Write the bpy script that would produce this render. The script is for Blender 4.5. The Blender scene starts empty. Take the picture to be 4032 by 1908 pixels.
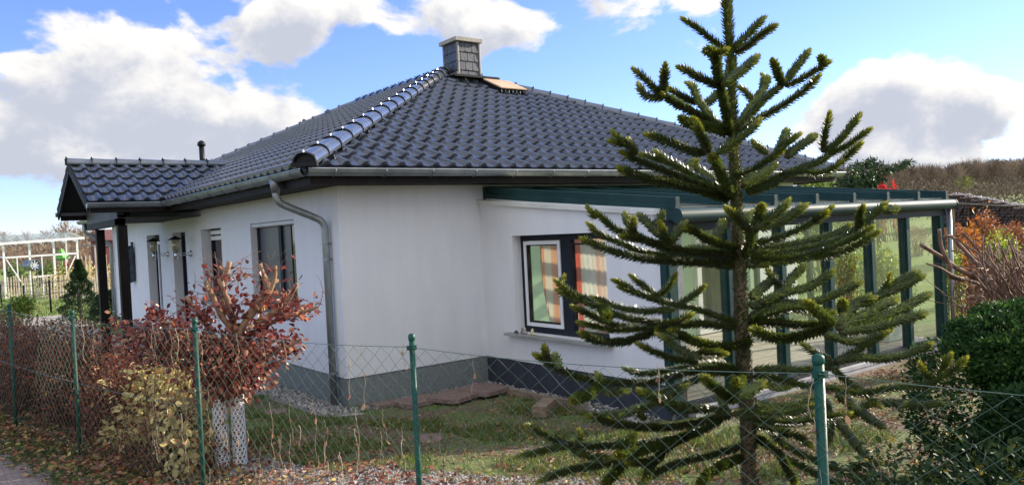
import bpy, bmesh, math, random
import numpy as np
from mathutils import Vector, Matrix
random.seed(7); RNG=np.random.default_rng(7)
PI=math.pi
scene=bpy.context.scene
COL=scene.collection

# ------------------------------------------------------------------ materials
def newmat(name):
    m=bpy.data.materials.new(name); m.use_nodes=True
    nt=m.node_tree; b=nt.nodes['Principled BSDF']; return m,nt,b
def N(nt,t,**k):
    n=nt.nodes.new(t)
    for a,v in k.items(): setattr(n,a,v)
    return n
def rgb(c): return (c[0],c[1],c[2],1)
def noise_fac(nt,scale,detail=4,coord='Object',vscale=None,rough=.55):
    tc=N(nt,'ShaderNodeTexCoord'); out=tc.outputs[coord]
    if vscale:
        mp=N(nt,'ShaderNodeMapping'); mp.inputs['Scale'].default_value=vscale
        nt.links.new(out,mp.inputs[0]); out=mp.outputs[0]
    n=N(nt,'ShaderNodeTexNoise'); n.inputs['Scale'].default_value=scale; n.inputs['Detail'].default_value=detail
    n.inputs['Roughness'].default_value=rough
    nt.links.new(out,n.inputs['Vector']); return n.outputs['Fac']
def ramp(nt,fac,stops):
    r=N(nt,'ShaderNodeValToRGB'); e=r.color_ramp.elements
    while len(e)<len(stops): e.new(.5)
    for i,(p,c) in enumerate(stops): e[i].position=p; e[i].color=rgb(c)
    nt.links.new(fac,r.inputs[0]); return r.outputs[0]
def simple(name,c1,c2=None,scale=8,rough=.6,metal=0,spec=.5,bump=0,bscale=60,vscale=None,coat=0,lo=.35,hi=.65,rvar=0):
    m,nt,b=newmat(name)
    if c2 is None: b.inputs['Base Color'].default_value=rgb(c1)
    else:
        f=noise_fac(nt,scale,5,vscale=vscale)
        nt.links.new(ramp(nt,f,[(lo,c1),(hi,c2)]),b.inputs['Base Color'])
    b.inputs['Roughness'].default_value=rough; b.inputs['Metallic'].default_value=metal
    b.inputs['Specular IOR Level'].default_value=spec
    if coat: b.inputs['Coat Weight'].default_value=coat; b.inputs['Coat Roughness'].default_value=.05
    if rvar:
        f2=noise_fac(nt,scale*1.7,4); mr=N(nt,'ShaderNodeMapRange')
        mr.inputs['To Min'].default_value=max(rough-rvar,.02); mr.inputs['To Max'].default_value=rough+rvar
        nt.links.new(f2,mr.inputs[0]); nt.links.new(mr.outputs[0],b.inputs['Roughness'])
    if bump:
        f=noise_fac(nt,bscale,4); bp=N(nt,'ShaderNodeBump'); bp.inputs['Strength'].default_value=bump; bp.inputs['Distance'].default_value=.01
        nt.links.new(f,bp.inputs['Height']); nt.links.new(bp.outputs[0],b.inputs['Normal'])
    return m
def each(name,mbs,mat,parent,smooth=False):
    for m in mbs: sub(name,m,mat,parent,smooth)
def leafmat(name,stops,rough=.45,trans=.35,spec=.5,coat=0):
    m,nt,b=newmat(name);b.inputs['Coat Weight'].default_value=coat;b.inputs['Coat Roughness'].default_value=.28
    at=N(nt,'ShaderNodeAttribute'); at.attribute_name='tint'
    c=ramp(nt,at.outputs['Fac'],stops)
    nt.links.new(c,b.inputs['Base Color']); b.inputs['Roughness'].default_value=rough; b.inputs['Specular IOR Level'].default_value=spec
    if trans>0:
        t=N(nt,'ShaderNodeBsdfTranslucent'); mx=N(nt,'ShaderNodeMixShader'); mx.inputs[0].default_value=trans
        nt.links.new(c,t.inputs[0]); nt.links.new(b.outputs[0],mx.inputs[1]); nt.links.new(t.outputs[0],mx.inputs[2])
        nt.links.new(mx.outputs[0],nt.nodes['Material Output'].inputs[0])
    return m
def glassmat(name,tint=(.9,.95,.93),refl=.12,rough=.02,dirt=0.0,graz=.8):
    m=bpy.data.materials.new(name); m.use_nodes=True; nt=m.node_tree; nt.nodes.remove(nt.nodes['Principled BSDF'])
    tr=N(nt,'ShaderNodeBsdfTransparent'); tr.inputs[0].default_value=rgb(tint)
    gl=N(nt,'ShaderNodeBsdfGlossy'); gl.inputs['Roughness'].default_value=rough
    lw=N(nt,'ShaderNodeLayerWeight'); lw.inputs[0].default_value=.5
    pw=N(nt,'ShaderNodeMath',operation='POWER');nt.links.new(lw.outputs['Facing'],pw.inputs[0]);pw.inputs[1].default_value=4
    ml=N(nt,'ShaderNodeMath',operation='MULTIPLY_ADD');nt.links.new(pw.outputs[0],ml.inputs[0]);ml.inputs[1].default_value=graz;ml.inputs[2].default_value=refl*.6
    mx=N(nt,'ShaderNodeMixShader'); nt.links.new(ml.outputs[0],mx.inputs[0]); nt.links.new(tr.outputs[0],mx.inputs[1]); nt.links.new(gl.outputs[0],mx.inputs[2])
    last=mx.outputs[0]
    if dirt:
        d=N(nt,'ShaderNodeBsdfTranslucent'); d.inputs[0].default_value=(.75,.75,.65,1)
        d2=N(nt,'ShaderNodeBsdfDiffuse'); d2.inputs[0].default_value=(.6,.62,.56,1)
        a=N(nt,'ShaderNodeAddShader'); 
        m2=N(nt,'ShaderNodeMixShader'); m2.inputs[0].default_value=.5
        nt.links.new(d.outputs[0],m2.inputs[1]); nt.links.new(d2.outputs[0],m2.inputs[2])
        f=noise_fac(nt,3,5); mr=N(nt,'ShaderNodeMapRange'); mr.inputs['From Min'].default_value=.3; mr.inputs['From Max'].default_value=.75
        mr.inputs['To Min'].default_value=dirt*.4; mr.inputs['To Max'].default_value=dirt*1.6; nt.links.new(f,mr.inputs[0])
        m3=N(nt,'ShaderNodeMixShader'); nt.links.new(mr.outputs[0],m3.inputs[0]); nt.links.new(last,m3.inputs[1]); nt.links.new(m2.outputs[0],m3.inputs[2])
        last=m3.outputs[0]
    nt.links.new(last,nt.nodes['Material Output'].inputs[0]); return m

M={}
M['plaster']=simple('plaster',(.755,.755,.76),(.80,.80,.805),scale=2.4,rough=.9,spec=.2,bump=.5,bscale=110,vscale=(2,2,.5),lo=.3,hi=.62)
M['plinth']=simple('plinth_plaster',(.17,.19,.185),(.24,.26,.25),scale=40,rough=.9,spec=.2,bump=.5,bscale=120)
M['plinth_dark']=simple('plinth_dark',(.035,.04,.055),(.05,.055,.07),scale=5,rough=.8,spec=.3,bump=.2)
M['tile']=simple('glazed_tile',(.017,.021,.029),(.036,.041,.052),scale=1.7,rough=.24,spec=.5,coat=.8,rvar=.1)
M['ridge_tile']=simple('glazed_ridge_tile',(.10,.115,.14),(.14,.155,.185),scale=3,rough=.09,metal=.4,spec=.8,coat=.8)
M['under']=simple('roof_underlay',(.015,.015,.017),rough=.9)
M['zinc']=simple('weathered_zinc',(.21,.235,.25),(.33,.35,.36),scale=3,rough=.42,metal=.7,vscale=(1,1,.4),rvar=.1)
M['zinc_pipe']=simple('zinc_pipe',(.24,.27,.28),(.38,.40,.40),scale=7,rough=.45,metal=.6,vscale=(3,3,.6),rvar=.1)
M['darkwood']=simple('dark_stained_wood',(.009,.007,.006),(.018,.013,.011),scale=12,rough=.6,spec=.15,vscale=(1,1,.15),bump=.2)
M['soffit']=simple('soffit_boards',(.03,.027,.025),(.055,.048,.044),scale=10,rough=.7,spec=.15)
M['gable']=simple('gable_boards',(.06,.065,.075),(.11,.115,.125),scale=14,rough=.6,vscale=(1,1,.1))
M['slate']=simple('slate_shingle',(.035,.042,.058),(.085,.088,.10),scale=9,rough=.5,bump=.4,bscale=25,vscale=(1,1,.4))
M['lead']=simple('lead_trim',(.14,.135,.13),(.25,.23,.21),scale=7,rough=.5,metal=.2)
M['concrete']=simple('concrete',(.30,.28,.24),(.42,.39,.33),scale=11,rough=.85,bump=.4,bscale=40)
M['anth']=simple('anthracite_frame',(.012,.016,.024),(.02,.024,.032),scale=4,rough=.5,spec=.15)
M['white']=simple('white_frame',(.74,.75,.76),(.82,.82,.82),scale=4,rough=.35)
M['cream']=simple('cream_coping',(.60,.60,.55),(.74,.73,.66),scale=5,rough=.55,vscale=(1,.4,1))
M['greenmetal']=simple('green_coated_metal',(.010,.038,.038),(.016,.05,.048),scale=3,rough=.45,spec=.2)
M['greenpipe']=simple('green_grey_gutter',(.028,.055,.055),(.045,.075,.072),scale=3,rough=.55,spec=.15,vscale=(.5,1,1))
M['greenpost']=simple('fence_green',(.004,.055,.036),(.008,.075,.05),scale=9,rough=.4,spec=.3,bump=.1)
M['greenpost_worn']=simple('fence_green_worn',(.008,.05,.034),(.02,.07,.045),scale=14,rough=.55,spec=.25,bump=.1)
M['wire']=simple('coated_wire',(.05,.12,.085),(.11,.17,.13),scale=20,rough=.3,spec=.8)
M['darkglass']=simple('dark_glazing',(.02,.022,.03),(.035,.037,.045),scale=1.5,rough=.06,spec=.7,vscale=(1,1,.2))
M['glass']=glassmat('clear_glass')
M['dirtyglass']=glassmat('conservatory_glass',(.94,.96,.93),.10,.02,.012)
M['polycarb']=glassmat('roof_glazing',(.95,.95,.9),.08,.1,.10)
M['greenplaster']=simple('pale_green_plaster',(.42,.60,.42),(.48,.66,.47),scale=3,rough=.9,bump=.5,bscale=60)
M['pale_glass']=glassmat('greenhouse_roof_glass',(.9,.93,.95),.05,.1,.25,.12)
M['floor']=simple('terrace_boards',(.42,.36,.30),(.56,.50,.43),scale=6,rough=.5,vscale=(.3,3,1))
M['steel']=simple('brushed_steel',(.6,.6,.6),rough=.25,metal=1)
M['lampglass']=glassmat('lantern_glass',(.85,.8,.55),.2,.05,.15)
M['black']=simple('black_metal',(.012,.012,.014),rough=.5,spec=.2)
M['bark_red']=simple('beech_bark',(.16,.085,.05),(.36,.23,.13),scale=14,rough=.8,bump=.6,bscale=40,vscale=(1,1,.5))
M['far_leaf']=leafmat('faded_leaf',[(0,(.18,.11,.08)),(.6,(.30,.20,.15)),(1,(.42,.30,.22))],rough=.8,trans=.3,spec=.2)
M['bark_brown']=simple('brown_bark',(.09,.045,.028),(.26,.15,.10),scale=16,rough=.8,bump=.5,vscale=(1,1,.4))
M['bark_dark']=simple('dark_bark',(.05,.035,.025),(.10,.075,.05),scale=16,rough=.85)
M['bark_grey']=simple('grey_bark',(.16,.12,.09),(.27,.21,.16),scale=1.3,rough=.9)
M['mp_bark']=simple('araucaria_bark',(.045,.032,.018),(.12,.08,.04),scale=30,rough=.85,bump=.8,bscale=60)
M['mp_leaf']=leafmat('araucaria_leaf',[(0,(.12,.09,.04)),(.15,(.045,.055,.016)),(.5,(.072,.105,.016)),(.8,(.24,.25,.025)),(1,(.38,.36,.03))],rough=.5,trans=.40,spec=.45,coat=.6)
M['red_leaf']=leafmat('copper_leaf',[(0,(.06,.016,.018)),(.3,(.13,.032,.028)),(.6,(.29,.065,.045)),(.85,(.50,.20,.12)),(1,(.60,.38,.20))],rough=.35,trans=.5,spec=.7)
M['yellow_leaf']=leafmat('pale_yellow_leaf',[(0,(.20,.15,.04)),(.3,(.46,.37,.14)),(.7,(.70,.57,.26)),(.9,(.46,.48,.15)),(1,(.62,.34,.12))],rough=.5,trans=.35)
M['brown_leaf']=leafmat('russet_leaf',[(0,(.06,.024,.014)),(.4,(.16,.045,.026)),(.75,(.30,.085,.034)),(.93,(.46,.17,.05)),(1,(.45,.30,.08))],rough=.5,trans=.3)
M['litter']=leafmat('fallen_leaf',[(0,(.10,.05,.03)),(.35,(.26,.13,.07)),(.6,(.42,.26,.13)),(.8,(.28,.05,.03)),(.92,(.5,.38,.12)),(1,(.42,.42,.10))],rough=.6,trans=.2)
M['box_leaf']=leafmat('box_leaf',[(0,(.012,.035,.01)),(.5,(.025,.07,.014)),(.85,(.06,.14,.02)),(1,(.14,.24,.03))],rough=.55,trans=.25,spec=.25)
M['dark_leaf']=leafmat('dark_shrub_leaf',[(0,(.014,.032,.012)),(.55,(.03,.055,.02)),(.85,(.06,.09,.02)),(.95,(.16,.15,.03)),(1,(.36,.24,.03))],rough=.6,trans=.12,spec=.15)
M['juniper']=leafmat('juniper_needles',[(0,(.012,.035,.014)),(.6,(.03,.07,.025)),(1,(.07,.12,.03))],rough=.5,trans=.15)
M['spruce']=leafmat('spruce_needles',[(0,(.01,.03,.012)),(.6,(.025,.06,.02)),(1,(.08,.13,.03))],rough=.5,trans=.15)
M['orange_leaf']=leafmat('orange_leaf',[(0,(.28,.07,.02)),(.5,(.50,.17,.02)),(1,(.70,.34,.03))],rough=.5,trans=.4)
M['lime_leaf']=leafmat('yellow_green_leaf',[(0,(.07,.14,.02)),(.5,(.22,.30,.03)),(1,(.50,.50,.05))],rough=.45,trans=.45)
M['rust_leaf']=leafmat('rust_leaf',[(0,(.16,.05,.02)),(.6,(.34,.12,.05)),(1,(.48,.24,.08))],rough=.6,trans=.35)
M['scarlet']=leafmat('scarlet_leaf',[(0,(.5,.02,.02)),(1,(.75,.06,.05))],rough=.5,trans=.4)
M['twigs']=leafmat('winter_twigs',[(0,(.10,.072,.05)),(.5,(.21,.155,.11)),(1,(.36,.28,.19))],rough=.9,trans=0,spec=.2)
M['grass']=leafmat('grass_blade',[(0,(.05,.085,.016)),(.5,(.11,.17,.03)),(.85,(.23,.27,.06)),(1,(.46,.37,.17))],rough=.5,trans=.35)
M['cover']=leafmat('ground_cover_leaf',[(0,(.02,.05,.01)),(.6,(.06,.11,.02)),(1,(.20,.22,.05))],rough=.5,trans=.3)
M['stone']=leafmat('gravel_stone',[(0,(.12,.11,.11)),(.5,(.30,.28,.27)),(.85,(.50,.47,.44)),(1,(.34,.24,.19))],rough=.8,trans=0,spec=.3)
M['paver']=simple('rust_paver',(.17,.105,.085),(.26,.18,.15),scale=25,rough=.9,bump=.6,bscale=70)
M['timber']=simple('weathered_timber',(.16,.11,.07),(.30,.22,.15),scale=8,rough=.85,vscale=(3,.5,3),bump=.4)
M['paling']=simple('chestnut_paling',(.42,.33,.25),(.62,.52,.42),scale=6,rough=.8,vscale=(2,2,.3))
M['dryvine']=simple('dry_vine',(.30,.23,.15),(.48,.39,.28),scale=30,rough=.8)
M['logend']=simple('log_bark',(.05,.03,.025),(.11,.07,.055),scale=9,rough=.9)
M['logtop']=simple('sunbleached_wood',(.60,.52,.44),(.75,.68,.6),scale=5,rough=.85)

# ------------------------------------------------------------------ mesh builder
class MB:
    def __init__(s): s.v=[];s.f=[];s.t=[];s.n=0
    def add(s,v,f,t=.5):
        v=np.asarray(v,float).reshape(-1,3); s.v.append(v)
        s.f.extend([tuple(i+s.n for i in q) for q in f])
        s.t.append(np.full(len(v),t) if np.isscalar(t) else np.asarray(t,float)); s.n+=len(v)
    def box(s,x0,x1,y0,y1,z0,z1,t=.5):
        s.add([(x0,y0,z0),(x1,y0,z0),(x1,y1,z0),(x0,y1,z0),(x0,y0,z1),(x1,y0,z1),(x1,y1,z1),(x0,y1,z1)],
              [(0,3,2,1),(4,5,6,7),(0,1,5,4),(1,2,6,5),(2,3,7,6),(3,0,4,7)],t)
    def beam(s,p,q,w,h,up=(0,0,1),t=.5):
        p=np.array(p,float);q=np.array(q,float);d=q-p;d/=np.linalg.norm(d)
        sd=np.cross(d,up);sd/=np.linalg.norm(sd);u=np.cross(sd,d)
        v=[e+sd*a*w/2+u*b*h/2 for e in (p,q) for a,b in ((-1,-1),(1,-1),(1,1),(-1,1))]
        s.add(v,[(3,2,1,0),(4,5,6,7),(0,1,5,4),(1,2,6,5),(2,3,7,6),(3,0,4,7)],t)
    def tube(s,pts,r,n=8,cap=True,t=.5):
        P=np.array(pts,float);m=len(P)
        r=np.full(m,r) if np.isscalar(r) else np.array(r,float)
        T=np.gradient(P,axis=0);T/=np.linalg.norm(T,axis=1)[:,None]+1e-12
        a=np.cross(T[0],(0,0,1)); 
        if np.linalg.norm(a)<.1:a=np.cross(T[0],(1,0,0))
        a/=np.linalg.norm(a);V=[];th=np.arange(n)*2*PI/n
        for i in range(m):
            a=a-T[i]*(a@T[i]);a/=np.linalg.norm(a)+1e-12;b=np.cross(T[i],a)
            V.append(P[i]+r[i]*(np.cos(th)[:,None]*a+np.sin(th)[:,None]*b))
        F=[(i*n+j,i*n+(j+1)%n,(i+1)*n+(j+1)%n,(i+1)*n+j) for i in range(m-1) for j in range(n)]
        if cap: F+=[tuple(range(n-1,-1,-1)),tuple((m-1)*n+j for j in range(n))]
        s.add(np.concatenate(V),F,t)
    def inst(s,tv,tf,mats,locs,tints):
        tv=np.asarray(tv,float);k=len(tv);n=len(locs)
        V=np.einsum('nij,kj->nki',mats,tv)+np.asarray(locs)[:,None,:]
        s.v.append(V.reshape(-1,3))
        for q in tf:
            q=np.array(q); A=(np.arange(n)*k)[:,None]+q[None,:]+s.n
            s.f.extend(map(tuple,A.tolist()))
        s.t.append(np.repeat(tints,k));s.n+=k*n
    def build(s,name,mat,parent=None,smooth=False,loc=None):
        me=bpy.data.meshes.new(name)
        V=np.concatenate(s.v)
        if parent is not None: V=V-np.array(parent.location)
        elif loc is not None: V=V-np.array(loc)
        me.from_pydata(V.tolist(),[],s.f)
        at=me.attributes.new('tint','FLOAT','POINT'); at.data.foreach_set('value',np.concatenate(s.t).astype(np.float32))
        if smooth: me.shade_smooth()
        o=bpy.data.objects.new(name,me);COL.objects.link(o)
        if loc is not None and parent is None: o.location=loc
        for m in (mat if isinstance(mat,(list,tuple)) else [mat]): me.materials.append(m)
        if parent is not None: o.parent=parent
        return o
def sub(name,mb,mat,part,smooth=False):
    """a sub-part: child of a part whose own origin already sits relative to its thing"""
    me_parent=part.parent
    o=mb.build(name,mat,None,smooth)
    off=np.array(me_parent.location) if me_parent else np.zeros(3)
    o.data.transform(Matrix.Translation(Vector(-off)))
    o.parent=part
    return o
def thing(name,label,cat,loc=(0,0,0),group=None):
    o=bpy.data.objects.new(name,None);COL.objects.link(o);o.location=loc
    o.empty_display_size=.2
    o['label']=label;o['category']=cat
    if group:o['group']=group
    return o
def tag(o,label,cat,group=None):
    o['label']=label;o['category']=cat
    if group:o['group']=group
    return o
def struct(o,kind='structure',label=None):
    o['kind']=kind
    if label:o['label']=label
    return o
def rotmats(d,spin=None,n=None):
    """rotation matrices whose x axis is d (n,3), random roll"""
    d=d/np.linalg.norm(d,axis=1)[:,None]
    u=RNG.normal(size=d.shape) if n is None else n
    u=u-d*np.sum(u*d,1)[:,None];u/=np.linalg.norm(u,axis=1)[:,None]
    w=np.cross(u,d)
    return np.stack([d,w,u],axis=2)
def catmull(P,step):
    P=np.array(P,float);Q=np.vstack([2*P[0]-P[1],P,2*P[-1]-P[-2]]);out=[]
    for i in range(1,len(Q)-2):
        L=np.linalg.norm(Q[i+1]-Q[i]);k=max(1,int(L/step))
        for j in range(k):
            t=j/k
            out.append(.5*((2*Q[i])+(-Q[i-1]+Q[i+1])*t+(2*Q[i-1]-5*Q[i]+4*Q[i+1]-Q[i+2])*t*t+(-Q[i-1]+3*Q[i]-3*Q[i+1]+Q[i+2])*t**3))
    out.append(P[-1]);return np.array(out)
LEAF_V=[(0,0,0),(.3,.24,.05),(.3,-.24,.05),(.65,.26,.06),(.65,-.26,.06),(1,0,-.05),(.5,0,-.02)]
LEAF_F=[(0,6,1),(0,2,6),(1,6,3),(2,4,6),(3,6,5),(4,5,6)]
LEAF_V=np.array(LEAF_V);LEAF_FS=[(0,2,5,6),(0,6,5,1)]
LV4=np.array([(0,0,0),(.45,.27,.08),(1,0,0),(.45,-.27,.08)]);LF4=[(0,1,2),(0,2,3)]

# ------------------------------------------------------------------ terrain
FA=np.array((-3.34,1.1));FB=np.array((-1.46,-7.26));FD=(FB-FA)/np.linalg.norm(FB-FA);FN=np.array((-FD[1],FD[0]))
def sm(a,b,x):
    t=np.clip((x-a)/(b-a),0,1);return t*t*(3-2*t)
def gz(x,y):
    x=np.asarray(x,float);y=np.asarray(y,float)
    f=(x-FA[0])*FN[0]+(y-FA[1])*FN[1]
    g=.22*(1-sm(.3,3.4,f))
    g=g*(1-sm(3,12,y))
    g=g+np.clip(.045*(x-12),0,3.2)*sm(12,20,x)
    g=g-.06*sm(0,3,x)*(y<-3.4)*0
    return g
def gh(x,y): return float(gz(x,y))
TRUNK=[(-0.255,-6.024,3.587),(-0.265,-6.022,3.351),(-0.266,-6.025,3.128),(-0.262,-6.031,2.98),(-0.27,-6.029,2.758),(-0.276,-6.028,2.573),(-0.277,-6.032,2.313),(-0.28,-6.036,2.017),(-0.283,-6.038,1.795),(-0.286,-6.039,1.572),(-0.291,-6.039,1.424),(-0.292,-6.041,1.239),(-0.288,-6.047,1.142),(-0.289,-6.051,0.868),(-0.294,-6.054,0.535),(-0.303,-6.053,0.239)]
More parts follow.
